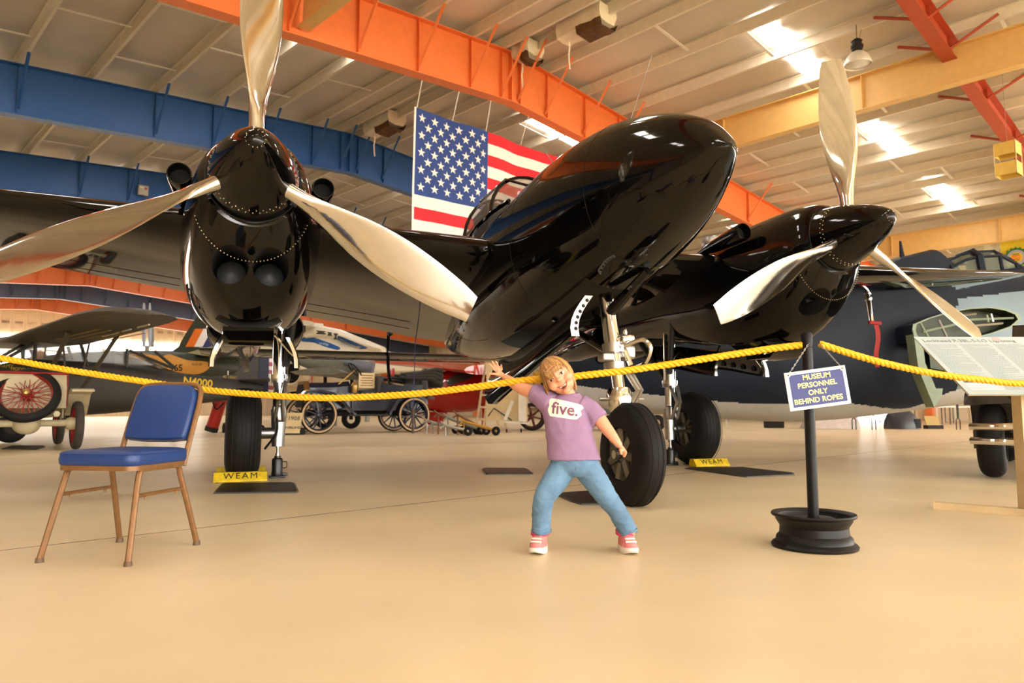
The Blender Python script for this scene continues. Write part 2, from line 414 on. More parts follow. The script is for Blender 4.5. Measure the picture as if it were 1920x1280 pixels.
# --- canopy
cg = mat('canopy_glass', (.30, .25, .17), .06, alpha=.42, var=.05, spec=.8)
CAN = [(-.95, .10, .50, .40), (-1.15, .30, .66, .40), (-1.45, .38, .84, .38), (-1.8, .41, .93, .36), (-2.3, .40, .93, .32), (-2.8, .32, .80, .26), (-3.25, .18, .50, .2)]
canopy = MB().loft([[p for p in sec(x, 0, w, zt, zb, n=28, e=.95, zm=zb + .05)] for x, w, zt, zb in CAN]).xf(BM).build('canopy', cg, air, 60)
fr = MB()
for x, w, zt, zb in (CAN[2], CAN[4], CAN[5]):
    fr.tube([p for p in sec(x, 0, w + .004, zt + .004, zb, n=28, e=.95, zm=zb + .05)][0:15], .018, 6)
for sgy in (-1, 1):
    fr.tube([(x, sgy * (w + .004), zb + .06) for x, w, zt, zb in CAN[1:6]], .02, 6)
    fr.tube([(-1.02, sgy * .12, .56), (-1.45, sgy * .22, .80), (-2.3, sgy * .2, .90)], .014, 6)
fr.xf(BM).build('canopy_frame', K['black'], canopy, 40)
MB().box((-2.3, 0, .42), (.5, .42, .75)).ell((-2.25, 0, .72), (.09, .1, .13)).xf(BM).build('pilot_seat', K['dgrey'], canopy, 40)
MB().tube([(-.6, 0, .50), (-1.05, 0, .98)], [.006, .003], 6).xf(BM).build('antenna_whip', K['steel'], pod)
MB().tube([(.45, .05, .46), (.75, .1, .86)], [.004, .002], 6).xf(BM).build('antenna_whip', K['steel'], pod)
# --- wing and tail
WST = [(0, -1.12, -.03, -4.2, -.30, .15), (.55, -1.12, -.02, -4.15, -.25, .155), (1.2, -1.17, .02, -4.02, -.17, .155), (2.0, -1.22, .06, -3.9, -.08, .15), (3.1, -1.32, .11, -3.62, .05, .145), (5, -1.5, .24, -3.3, .25, .13), (7.2, -1.75, .44, -2.95, .47, .11), (7.75, -1.95, .52, -2.8, .54, .09), (7.95, -2.2, .56, -2.62, .565, .07)]
for sg in (-1, 1):
    rings = []
    for y, xl, zl, xt, zt, t in WST:
        c = math.hypot(xl - xt, zl - zt)
        rings.append([V((xl + (xt - xl) * u, sg * y, zl + (zt - zl) * u + c * v)) for u, v in foil(t, .018, 14)])
    w_ = MB().loft(rings).xf(BM).build('wing', K['black'], air, 40)
    for (ya, yb) in ((.75, 1.95), (3.2, 4.9)):      # flap seams on the underside
        ln = []
        for y in (ya, (ya + yb) / 2, yb):
            xl, zl, xt, zt, t = interp(WST, y); u = .78; c = xl - xt; yv = [v for uu, v in foil(t, .018, 40) if v < 0]
            ln.append((xl + (xt - xl) * u, sg * y, zl + (zt - zl) * u - c * .037))
        MB().tube(ln, .004, 4).xf(BM).build('flap_seam', K['dark'], w_, 0)
    # wing root fillet to the pod
    MB().ell((-2.45, sg * .56, -.08), (1.42, .17, .20), n=24, m=14).xf(BM).build('wing_fillet', K['black'], air, 60)
MB().loft([[V((-8.45 - c * u, y, .30 + c * v)) for u, v in foil(.10, 0, 9)] for y, c in ((-3.3, .55), (-3.1, .85), (0, .9), (3.1, .85), (3.3, .55))]).xf(BM).build('tailplane', K['black'], air, 40)
mb = MB()
mb.tube(cr([(-8.55, 0, .72), (-8.62, 0, .80), (-8.72, 0, .76), (-8.78, 0, .5), (-8.80, 0, .3), (-8.76, 0, .05), (-8.70, .02, -.18), (-8.62, .02, -.22)], 5), .032, 8); mb.ell((-8.56, 0, .70), (.07, .05, .05)); mb.ell((-8.6, 0, -.24), (.08, .05, .06))
mb.xf(BM).build('mass_balance', K['black'], air, 40)
for sg in (-1, 1):
    y0 = sg * ENG
    def fz(u, v, w, y0=y0): return V((u, y0 + w, v))
    MB().prism([(-8.2, .3), (-8.6, .85), (-9.0, 1.1), (-9.4, 1.05), (-9.55, .65), (-9.5, .15), (-9.3, .02), (-9.0, 0), (-8.7, .05), (-8.3, .15)], .07, fz).xf(BM).build('tail_fin', K['black'], air, 40)
# --- nacelles and booms
NAC = [(-.17, .315, .315, -.34), (-.24, .36, .36, -.44), (-.33, .395, .39, -.56), (-.45, .425, .42, -.67), (-.65, .465, .44, -.79), (-.9, .50, .455, -.86), (-1.3, .53, .47, -.88), (-1.8, .53, .47, -.82), (-2.5, .47, .45, -.64), (-3.3, .40, .42, -.50), (-4.2, .33, .38, -.36), (-5.5, .26, .36, -.16), (-7.5, .20, .38, .02), (-9.2, .10, .36, .20)]
SPIN = [(.479, .004), (.476, .02), (.466, .042), (.448, .062), (.42, .085), (.37, .118), (.30, .155), (.22, .19), (.12, .228), (.02, .26), (-.08, .286), (-.165, .303)]
def blade(sign):
    rings = []
    for i in range(22):
        q = i / 21; r = .2 + q * 1.517
        ch = interp([(.2, .115), (.35, .125), (.55, .19), (.8, .285), (1.05, .325), (1.3, .31), (1.55, .255), (1.717, .19)], r)[0]
        tc = interp([(.2, .95), (.35, .75), (.55, .34), (.8, .17), (1.05, .12), (1.3, .095), (1.717, .07)], r)[0]
        be = R(interp([(.2, 62), (.5, 50), (.9, 36), (1.3, 27), (1.717, 22)], r)[0]) * sign
        ring = []
        for k in range(16):
            a = 2 * math.pi * k / 16; cx = math.cos(a) * ch / 2 + ch * .04 * 0; th_ = math.sin(a) * ch * tc / 2 * (1 if tc > .5 else (.75 + .35 * math.cos(a)))
            ring.append(V((cx * math.sin(be) + th_ * math.cos(be), (cx * math.cos(be) - th_ * math.sin(be)), r + (0.028 * (cx / ch) if i == 21 else 0))))
        rings.append(ring)
    return MB().loft(rings).mesh('propeller_blade', K['chrome'], 50)
wheel_meshes = {}
def tyre_profile(Ro, Ri, W):
    pr = []
    for k in range(17):
        a = math.pi * k / 16 - math.pi / 2
        pr.append((Ri + (Ro - Ri) * (math.cos(a) ** .62 if math.cos(a) > 0 else 0), W / 2 * math.copysign(abs(math.sin(a)) ** .85, math.sin(a))))
    return pr
def wheel(parent, c, ax, Ro, Ri, W, grooves, spokes):
    w = MB()
    pr = tyre_profile(Ro, Ri, W); w.lathe(pr, 56, c, ax, closed=True)
    t = w.build('tyre', K['rubber'], parent, 60)
    g = MB()
    for q in grooves:
        rr = Ro * (1 - .5 * (abs(q) / (W / 2)) ** 3 * .18); g.tube([V(c) + V(ax).normalized() * q + p for p in ring_pts(ax, rr - .0005, 48)], .0035, 4, closed=True)
    if grooves: g.build('tread_groove', K['dark'], parent, 0)
    h = MB(); h.lathe([(.02, W * .36), (Ri * .3, W * .36), (Ri * .32, W * .30), (Ri * .45, W * .24), (Ri * .92, W * .28), (Ri * 1.02, W * .36), (Ri * 1.06, W * .30), (Ri * 1.06, -W * .30), (Ri * 1.02, -W * .36), (Ri * .92, -W * .28), (Ri * .45, -W * .24), (Ri * .32, -W * .30), (Ri * .3, -W * .36), (.02, -W * .36)], 40, c, ax)
    hb = h.build('wheel_hub', K['hub'], parent, 40)
    u = V(ax).orthogonal().normalized(); v = V(ax).normalized().cross(u)
    for k in range(spokes):
        a = 2 * math.pi * k / spokes; d = u * math.cos(a) + v * math.sin(a)
        for sg in (-1, 1):
            MB().tube([V(c) + d * Ri * .3 + V(ax).normalized() * sg * W * .33, V(c) + d * Ri * .95 + V(ax).normalized() * sg * W * .31], [.028, .034], 6).build('hub_spoke', K['hub'], parent, 30)
    return t
def ring_pts(ax, r, n):
    u = V(ax).orthogonal().normalized(); v = V(ax).normalized().cross(u)
    return [(u * math.cos(2 * math.pi * k / n) + v * math.sin(2 * math.pi * k / n)) * r for k in range(n)]
K['hub'] = mat('olive_grey_wheel', sr(104, 98, 84), .4, .4, var=.15)
bl = {s: blade(s) for s in (1, -1)}
for sg, rot in ((-1, .0141), (1, .0244)):
    y0 = sg * ENG
    xs = [-.17, -.2, -.24, -.28, -.33, -.39, -.45, -.55, -.65, -.78, -.9, -1.1, -1.3, -1.55, -1.8, -2.15, -2.5, -2.9, -3.3, -3.75, -4.2, -4.8, -5.5, -6.5, -7.5, -8.4, -9.2]
    na = body_loft(MB(), NAC, xs, y0, n=64, e=.95, zm=None)
    na = na.xf(BM).build('engine_nacelle', K['black'], air, 50)
    cuts = []
    for q in (-1, 1):
        cuts.append(MB().lathe([(.122, -.6), (.122, 0.2)], 28, (-.36, y0 + q * .132, -.555), (1, 0, -.12)).xf(BM))
    cuts.append(MB().lathe([(.028, -.3), (.028, .3)], 16, (-.3, y0, -.475), (1, 0, 0)).xf(BM))
    cuts.append(MB().box((-.93, y0, -.90), (.16, .50, .20)).xf(BM))
    cuts.append(MB().box((-2.3, y0, -.80), (1.7, .62, .75)).xf(BM))
    bool_cut(na, cuts, K['dark'])
    for q in (-1, 1):
        MB().lathe([(.095, 0), (.1, .01), (.02, .05), (.002, .05)], 20, (-.72, y0 + q * .13, -.53), (1, 0, 0)).xf(BM).build('oil_cooler_core', K['dgrey'], na, 60)
        # exhaust cooling scoops on the nacelle shoulders
        ys = y0 + q * .52
        MB().lathe([(.085, 0), (.09, -.02), (.088, -.1), (.07, -.45), (.02, -.8), (.012, -.8), (.06, -.45), (.074, -.1), (.078, 0)], 20, (-.78, ys, .24), (1, 0, 0), closed=True).xf(BM).build('side_scoop', K['black'], na, 60)
        MB().lathe([(.078, 0), (.002, 0)], 20, (-.88, ys, .24), (1, 0, 0)).xf(BM).build('side_scoop_duct', K['dark'], na, 60)
        # coolant radiator housings on the boom
        yr = y0 + q * .37 + .09
        MB().lathe([(.175, 0), (.188, -.03), (.205, -.3), (.19, -.8), (.12, -1.5), (.02, -1.7), (.01, -1.7), (.1, -1.4), (.165, -.3), (.165, 0)], 24, (-4.3, yr, -.15), (1, 0, 0), closed=True).xf(BM).build('radiator_housing', K['black'], na, 60)
        MB().lathe([(.165, 0), (.002, 0)], 24, (-4.5, yr, -.15), (1, 0, 0)).xf(BM).build('radiator_core', K['dark'], na, 60)
    # lower exit flap
    MB().prism([(-.86, -.885), (-1.0, -.97), (-1.35, -.94), (-1.35, -.90), (-1.0, -.93)], .36, lambda u, v, w, y0=y0: V((u, y0 + w, v))).xf(BM).build('cooler_flap', K['black'], na, 40)
    MB().lathe([(.11, 0), (.12, .05), (.1, .1), (.02, .12)], 24, (-2.0, y0, .52), (0, 0, 1)).xf(BM).build('turbo_cover', K['steel'], na, 40)
    # spinner, rivets, blades
    sp = MB().lathe([(r, x) for x, r in SPIN], 48, (0, y0, 0), (1, 0, 0)).xf(BM).build('spinner', K['black'], air, 50)
    rivet_ring(.455, .058, 14, y0, 0, sp, size=.003); rivet_ring(-.035, .277, 40, y0, 0, sp); rivet_ring(-.06, .284, 40, y0, 0, sp, 4.5, 364.5)
    MB().tube([BM @ V((-.168, y0, 0)) + (BM.to_3x3() @ p) for p in ring_pts((1, 0, 0), .3055, 48)], .004, 4, closed=True).build('spinner_seam', K['dark'], sp, 0)
    rivet_ring(-.30, .393, 40, y0, -.08, na, 110, 250, 1.18)
    for k in range(3):
        a = rot + k * 2 * math.pi / 3
        b = link('propeller_blade', bl[sg], air); b.matrix_local = BM @ M4.Translation((0, y0, 0)) @ M4.Rotation(-a, 4, 'X')
        MB().lathe([(.092, 0), (.092, .05), (.07, .06), (.07, 0)], 24, (0, 0, .215), (0, 0, 1), closed=True).xf(b.matrix_local).build('blade_collar', K['dark'], sp, 40)
    # --- main gear
    yw = sg * 2.54; g = bpy.data.objects.new('main_gear', None); col.objects.link(g); g.parent = air
    wheel(g, (0, yw, .43), (0, 1, 0), .435, .21, .325, (-.09, -.05, -.01, .03, .07, .11), 6)
    ys = sg * 2.22
    MB().tube([(.02, ys, 1.62), (.02, ys, .98)], .075, 16).tube([(.02, ys, 1.0), (.02, ys, .96)], .098, 16).tube([(.02, ys, .98), (.02, ys, .6)], .06, 16).build('oleo_strut', K['chrome'], g)
    MB().tube([(.02, ys, .99), (.02, ys, .92)], .092, 16).tube([(.02, ys, .95), (.02, ys, .6)], .05, 12).tube([(-.02, ys, .66), (.0, ys, .30)], [.075, .06], 12).tube([(0, ys, .43), (0, sg * 2.40, .43)], .055, 12).rbox((.07, ys, .62), (.1, .13, .16), .02).build('lower_strut', K['steel'], g)
    MB().tube([(.10, ys - .05, .93), (.20, ys - .02, .74), (.11, ys - .04, .55)], .02, 8).tube([(.10, ys + .05, .93), (.20, ys + .02, .74), (.11, ys + .04, .55)], .02, 8).build('torque_link', K['steel'], g)
    MB().tube([(.3, ys - sg * .12, 1.72), (.1, ys - sg * .05, 1.08)], .035, 10).tube([(-.7, ys, 1.55), (-.05, ys, 1.0)], .035, 10).build('drag_brace', K['dgrey'], g)
    MB().tube(cr([(.1, ys - .02, .85), (.13, ys - .03, .65), (.12, ys + sg * .02, .45), (.02, ys + sg * .12, .28)], 6), .011, 8).build('brake_hose', K['rubber'], g)
    for q in (-1, 1):       # gear doors hanging from the bay edges
        yd = y0 + q * .27 + .06
        n_ = 10; outer = []; inner = []
        for i in range(n_ + 1):
            u = i / n_; x = -1.75 - 1.45 * u; zt = interp(NAC, x)[2] + .05; yy = yd + q * .02
            outer.append([BM @ V((x, yy + q * (.08 * math.sin(math.pi * .55 * v)), zt - .27 * v)) for v in (0, .25, .5, .75, 1)] + [BM @ V((x, yy + q * (.08 * math.sin(math.pi * .55 * v)) - q * .035, zt - .27 * v)) for v in (1, .75, .5, .25, 0)])
        d = MB().loft(outer).build('gear_door', K['black'], g, 40)
        ri = MB(); ho = MB()
        for i in range(7):
            x = -1.95 - i * .18; zt = interp(NAC, x)[2] + .05
            for zz, rz_ in ((-.09, .045), (-.19, .034)):
                ho.lathe([(rz_, 0), (rz_ * .2, .004)], 14, BM @ V((x, yd + q * .045 + q * .022 * (zz < -.2), zt + zz)), (0, -q, 0))
        ho.build('lightening_holes', K['dark'], g, 40)['kind'] = 'stuff'
        e = MB().loft([[BM @ V((-1.745 - dx, yd + q * (.02 + .08 * math.sin(math.pi * .55 * v)) - q * o, interp(NAC, -1.75)[2] + .05 - .27 * v)) for v in (0, .25, .5, .75, 1)] for dx, o in ((0, .012), (0, .042), (.02, .042), (.02, .012), (0, .012))], closed=False, cap=False).build('door_edge_rib', K['chrome'], g, 40)
        MB().tube([BM @ V((-1.8, y0 + q * .14, -.66)), BM @ V((-1.82, yd + q * .05, -.93))], .012, 8).build('door_rod', K['chrome'], g)
# --- nose gear
g = bpy.data.objects.new('nose_gear', None); col.objects.link(g); g.parent = air
wheel(g, (2.99, 0, .352), (0, 1, 0), .356, .185, .21, (-.04, 0, .04), 7)
MB().tube([(2.64, 0, 1.52), (2.745, 0, 1.12)], .062, 18).build('oleo_strut', K['chrome'], g)
MB().tube([(2.745, 0, 1.14), (2.755, 0, 1.07)], .085, 18).tube([(2.76, 0, 1.0), (2.77, 0, .92)], .082, 18).rbox((2.75, .09, 1.08), (.13, .12, .1), .02).rbox((2.78, -.08, 1.04), (.1, .1, .07), .02).build('strut_collar', K['steel'], g)
MB().tube([(2.755, 0, 1.1), (2.825, 0, .78)], .048, 16).build('piston', K['chrome'], g)
mb = MB().tube(cr([(2.86, .03, 1.12), (2.95, .12, 1.16), (3.0, .16, 1.10), (2.95, .14, .99), (2.84, .1, .96)], 6), .016, 8).tube([(2.80, .05, 1.12), (2.84, .09, .98)], .02, 8).rbox((2.80, .07, 1.17), (.12, .11, .07), .02).ell((2.80, .07, 1.225), (.015, .015, .03))
for k in range(4): mb.lathe([(.014, 0), (.014, .03), (.002, .04)], 8, (2.86, .06 + .035 * k, .945), (1, 0, .2))
mb.build('shimmy_damper', K['chrome'], g)
MB().tube([(2.83, .06, .93), (2.92, .10, .80), (2.86, .07, .70)], .02, 8).tube([(2.83, .10, .93), (2.92, .13, .80), (2.86, .10, .70)], .015, 8).tube([(2.82, -.16, .735), (2.82, .20, .735)], .014, 8).build('torque_link', K['steel'], g)
mb = MB().lathe([(.085, -.09), (.092, -.06), (.092, .04), (.07, .08), (.03, .1)], 18, (2.83, 0, .72), (.17, 0, -1))
for sg in (1,):
    mb.tube(cr([(2.85, sg * .05, .68), (2.93, sg * .13, .60), (3.0, sg * .16, .48), (2.99, sg * .145, .352)], 6), [.06] * 10 + [.05] * 9, 12, flat=.6)
mb.tube([(2.99, -.14, .352), (2.99, .15, .352)], .03, 12).build('fork', K['chrome'], g)
MB().tube([(1.9, -.1, 1.42), (2.72, -.05, 1.10)], .03, 10).tube([(2.2, .12, 1.45), (2.72, .05, 1.12)], .022, 10).tube([BM @ V((.62, .02, -.70)), (2.70, 0, 1.38)], [.03, .045], 10).build('drag_brace', K['black'], g)
def nd(u, v):      # nose gear door, u along, v down
    x = .22 - 1.95 * u; hz = interp(POD, x)[2] - .06 - .10 * u; hgt = .30 + .16 * u * u
    return V((x, -.27 - .13 * math.sin(math.pi * .6 * v) - .02 * u, hz - hgt * v))
rings = []
for i in range(15):
    u = i / 14; vs = [0, .2, .4, .6, .8, 1]; cut = 1 if u < .9 else 1 - (u - .9) * 3.5
    rings.append([nd(u, v * cut) for v in vs] + [nd(u, v * cut) + V((0, .03, 0)) for v in vs[::-1]])
d = MB().loft(rings).xf(BM).build('nose_gear_door', [K['black']], g, 40)
rings = []
for i in range(13):
    u = .04 + .9 * i / 14; rings.append([nd(u, v * (1 if u < .86 else .88)) + V((0, .034, 0)) for v in (.1, .3, .5, .7, .93)])
MB().loft(rings, closed=False).xf(BM).build('door_liner', mat('grey_green_primer', sr(142, 132, 108), .4, .2), g, 40)
rb = MB()
rb.loft([[nd(0, v) + V((.012, dy, 0)) for v in (0, .2, .4, .6, .8, 1)] for dy in (-.002, .06)], closed=False)
rbo = rb.xf(BM).build('door_bracket', K['white'], g, 40)
hb = MB()
for v in (.12, .26, .4, .54, .68, .82): hb.lathe([(.014, 0), (.002, .003)], 10, nd(0, v) + V((.014, .04, 0)), (1, 0, 0))
hb.xf(BM).build('lightening_holes', K['dark'], g, 40)['kind'] = 'stuff'
# --- pitot mast and red streamer under the far wing
def onY(px, py, yv):       # local point on the plane y = yv of the airplane
    r = AMI.to_3x3() @ ray(px, py); c = AMI @ V((0, 0, CAMH)); return c + r * ((yv - c.y) / r.y)
p0, p1, p2 = onY(1616, 530, 5.6), onY(1628, 560, 5.6), onY(1634, 602, 5.6)
mb = MB().tube([p0 + V((0, 0, .1)), p0, p1, p2], [.025, .03, .035, .03], 12).rbox(p1, (.09, .06, .06), .015)
pt = mb.build('pitot_mast', K['chrome'], air)
MB().rbox(p2 + V((0, .06, -.02)), (.04, .22, .05), .01).loft([[p2 + V((.0, .04 + x + .03 * math.sin(i), -.04 - .1 * i)) for x in (0, .085)] for i in range(7)], closed=False).build('red_streamer', mat('red_streamer_cloth', sr(150, 26, 14), .8), pt)
# ================================================================== things around the airplane
# --- banquet chair
cm = mat('bronze_tube_frame', sr(126, 88, 50), .38, .25, var=.15, vs=30)
bv = mat('blue_vinyl', sr(20, 54, 112), .42, var=.06, bump=.08, bs=160)
ch = thing('banquet_chair', 'blue vinyl banquet chair with bronze tube frame standing before the rope', 'chair', (-1.807, 3.425, 0), R(-10)); ch.scale = (.96, 1, .968)
for sx in (-1, 1):
    f = (sx * .225, -.245, .012); a = (sx * .192, -.165, .36); b = (sx * .190, -.13, .412); c = (sx * .190, .10, .412); d = (sx * .192, .135, .36); e = (sx * .222, .245, .012)
    MB().tube(cr([f, ((f[0] + a[0]) / 2, (f[1] + a[1]) / 2, .19), a], 3) + cr([V(a), V((sx * .190, -.152, .402)), V(b)], 4)[1:-1] + [V(b), V((sx * .19, -.02, .412))], .0135, 8).build('leg', cm, ch)
    MB().tube([V((sx * .19, -.02, .412)), V(c)] + cr([V(c), V((sx * .190, .122, .402)), V(d)], 4)[1:-1] + cr([V(d), V(((d[0] + e[0]) / 2, (d[1] + e[1]) / 2, .19)), V(e)], 3), .0135, 8).build('leg', cm, ch)
    MB().tube([(sx * .199, -.178, .295), (sx * .199, .158, .295)], .009, 8).build('stretcher', cm, ch)
    for p, q in ((-.12, .285), (.1, .285)): MB().lathe([(.006, 0), (.006, -.01), (.002, -.012)], 8, (sx * .199, p, q), (0, 0, 1)).build('rubber_bumper', cm, ch)
    for y, x in ((-.245, .225), (.245, .222)):
        MB().lathe([(.016, .02), (.0185, .0), (.015, 0), (.004, 0)], 12, (sx * x, y, 0), (0, 0, 1)).build('foot_glide', mat('glide_plastic', sr(96, 74, 54), .6), ch)
def rrect(w, d, r, z, n=6, yoff=0, front=None):
    o = []
    for cx, cy, a0 in ((w / 2 - r, d / 2 - r, 0), (-w / 2 + r, d / 2 - r, 90), (-w / 2 + r, -d / 2 + r, 180), (w / 2 - r, -d / 2 + r, 270)):
        for k in range(n + 1):
            a = R(a0 + 90 * k / n); o.append(V((cx + r * math.cos(a), yoff + cy + r * math.sin(a), z)))
    return o
MB().loft([rrect(.405, .40, .05, z, yoff=-.015) for z in (.408, .43)]).build('seat_frame', cm, ch)
s_ = MB().loft([rrect(w, d, r, z, yoff=-.015) for w, d, r, z in ((.40, .395, .05, .428), (.415, .41, .055, .436), (.42, .415, .055, .455), (.415, .41, .055, .478), (.405, .40, .05, .490), (.36, .355, .05, .497), (.2, .2, .05, .502))]).build('seat', bv, ch, 60)
MB().tube(rrect(.412, .407, .055, .483, yoff=-.015), .004, 6, closed=True).build('seat_piping', bv, s_)
def bk(x, z): return V((x, .165 + (z - .42) * .36 + .05 * max(0, (.52 - z)) , z))
pts = [bk(.185, .405), bk(.187, .5), bk(.188, .62), bk(.185, .74), bk(.172, .79), bk(.14, .812), bk(.07, .818), bk(0, .819)]
loop = pts + [V((-p.x, p.y, p.z)) for p in pts[::-1][1:]]
MB().tube(cr(loop, 4), .0135, 8).build('back_frame', cm, ch)
rings = []
for off, sc in ((-.034, .93), (-.032, .97), (-.022, 1.0), (.012, 1.0), (.02, .97), (.022, .9)):
    o = []
    for k, (x, z) in enumerate([(.165, .53), (.172, .545), (.174, .62), (.172, .74), (.158, .785), (.125, .804), (.06, .808), (-.06, .808), (-.125, .804), (-.158, .785), (-.172, .74), (-.174, .62), (-.172, .545), (-.165, .53), (-.08, .523), (.08, .523)]):
        x *= sc; z = .665 + (z - .665) * sc; p = bk(x, z); o.append(p + V((0, off, -off * .36)))
    rings.append(o)
MB().loft(rings).build('backrest', bv, ch, 50)

# --- rope posts, ropes, hanging sign
pk = mat('black_enamel_post', (.006, .006, .006), .42, var=.2, spec=.25)
def stanchion(loc, label, tilt=0.):
    o = thing('stanchion', label, 'post', loc, 0, 'rope posts on wheel rims')
    MB().tube([(0, 0, .10), (tilt * .5, 0, .55), (tilt, 0, 1.02)], .0255, 20).build('pole', pk, o)
    MB().lathe([(.026, -.03), (.0275, -.028), (.0275, .035), (.022, .045), (.003, .046)], 20, (tilt, 0, 1.0), (0, 0, 1)).build('pole_cap', pk, o)
    MB().lathe([(.185, 0), (.196, .002), (.199, .012), (.193, .02), (.178, .03), (.174, .05), (.160, .065), (.157, .10), (.166, .115), (.176, .13), (.178, .142), (.192, .148), (.1965, .155), (.193, .163), (.183, .160), (.170, .15), (.165, .132), (.150, .115), (.148, .03), (.17, .005)], 48, (0, 0, 0), (0, 0, 1), closed=True).build('wheel_rim', pk, o)
    MB().lathe([(.152, .118), (.13, .112), (.115, .13), (.09, .142), (.07, .135), (.03, .14), (.03, .10), (.152, .10)], 40, (0, 0, 0), (0, 0, 1), closed=True).build('wheel_disc', pk, o)
    return o
PX = at(1527, 1015, 3.575); PL = (PX.x, 3.575, 0)
post = stanchion(PL, 'black rope post on a steel wheel rim with the blue sign hanging from it')
stanchion((at(-330, 900, 4.05).x, 4.05, 0), 'black rope post on a wheel rim past the left edge of the picture')
stanchion((at(2330, 900, 3.9).x, 3.9, 0), 'black rope post on a wheel rim past the right edge of the picture')
rp = mat('yellow_polypropylene_rope', sr(238, 184, 14), .45, var=.18, vs=60, bump=.25, bs=400)
def rope(path, label):
    pts = cr(path, 16); L = [0]
    for a, b in zip(pts[:-1], pts[1:]): L.append(L[-1] + (b - a).length)
    N = int(L[-1] / .008); res = []; j = 0
    for i in range(N + 1):
        d = L[-1] * i / N
        while j < len(L) - 2 and L[j + 1] < d: j += 1
        t = (d - L[j]) / max(L[j + 1] - L[j], 1e-6); res.append(pts[j].lerp(pts[j + 1], t))
    mb = MB()
    for s in range(3):
        hp = []
        for i, p in enumerate(res):
            t = (res[min(i + 1, N)] - res[max(i - 1, 0)]).normalized(); u = t.cross(ZZ).normalized(); w = t.cross(u)
            a = i * .008 / .082 * 2 * math.pi + s * 2 * math.pi / 3; hp.append(p + (u * math.cos(a) + w * math.sin(a)) * .0086)
        mb.tube(hp, .0102, 7)
    o = mb.build('rope', rp, None, 60); return tag(o, label, 'rope', 'yellow barrier ropes')
rope([at(x, y, Y) for x, y, Y in ((-330, 640, 4.05), (-150, 652, 4.03), (0, 671, 4.02), (120, 692, 3.99), (250, 712, 3.96), (372, 729, 3.92), (480, 739, 3.86), (600, 745.5, 3.78), (700, 743, 3.72), (800, 736, 3.66), (900, 724, 3.60), (985, 712.5, 3.55), (1040, 709, 3.545), (1090, 704, 3.55), (1200, 691, 3.56), (1350, 668, 3.575), (1450, 653, 3.58), (1518, 645, 3.58))],
     'yellow twisted rope sagging from left edge past the chair and child to the post')
rope([at(x, y, Y) for x, y, Y in ((1538, 645, 3.58), (1640, 676, 3.62), (1750, 700, 3.67), (1850, 713, 3.73), (1920, 719, 3.77), (2050, 715, 3.82), (2200, 680, 3.86), (2330, 640, 3.9))],
     'yellow twisted rope running right from the sign post in front of the text panel')
# sign
c0, c1, c2, c3 = (at(x, y, 3.50) for x, y in ((1469, 700), (1582, 684), (1598, 756), (1482, 771)))
so = (c0 + c1 + c2 + c3) / 4; sgx = (c1 - c0 + c2 - c3).normalized(); sgy = (c0 - c3 + c1 - c2).normalized()
SW, SH = ((c1 - c0).length + (c2 - c3).length) / 2, ((c0 - c3).length + (c1 - c2).length) / 2
sign = thing('hanging_sign', 'blue sign with white border reading museum personnel only behind ropes', 'sign', so)
SM = frame_mx((0, 0, 0), sgx, sgy)
def onS(x, y, z): return SM @ V((x, y, z))
MB().rbox((0, 0, 0), (SW, SH, .004), .0015).xf(SM).build('sign_board', mat('white_sign_plastic', sr(236, 234, 232), .35), sign, 30)
MB().box((0.002, 0, .0022), (SW - .036, SH - .030, .0012)).xf(SM).build('sign_face', mat('blue_sign_face', sr(13, 26, 112), .4, var=.06, vs=40), sign, 0)
ym = mat('pale_yellow_letters', sr(246, 240, 150), .5)
for i, tx in enumerate(('MUSEUM', 'PERSONNEL', 'ONLY', 'BEHIND ROPES')):
    text_mesh(tx, .0345, SM @ M4.Translation((.004 - .003 * i, .058 - .0375 * i, .0034)), ym, sign, bold=.0009, ext=.0004, space=1.03)
for sx, tp in ((-1, at(1517, 643, 3.55)), (1, at(1537, 643, 3.55))):
    g = SM @ V((sx * (SW / 2 - .017), SH / 2 - .014, 0))
    MB().lathe([(.0055, .003), (.010, .003), (.0105, .006), (.0055, .006)], 14, SM @ V((sx * (SW / 2 - .017), SH / 2 - .014, 0)), SM.to_3x3() @ V((0, 0, 1)), closed=True).build('grommet', mat('copper_grommet', (.55, .33, .2), .3, 1.), sign)
    a, b = g + SM.to_3x3() @ V((0, 0, .006)), tp - so; n = 17; mb = MB()
    for i in range(n):
        p = a.lerp(b, (i + .5) / n); d = (b - a).normalized(); u = (d.cross(V((0, 1, 0))) if i % 2 else V((0, 1, 0))).normalized(); h_ = (b - a).length / n * .62
        mb.tube([p + d * h_ * math.cos(q) + u * .0032 * math.sin(q) for q in (2 * math.pi * k / 10 for k in range(10))], .0011, 5, closed=True)
    c_ = mb.build('chain', K['steel'], sign, 60); c_['kind'] = 'stuff'

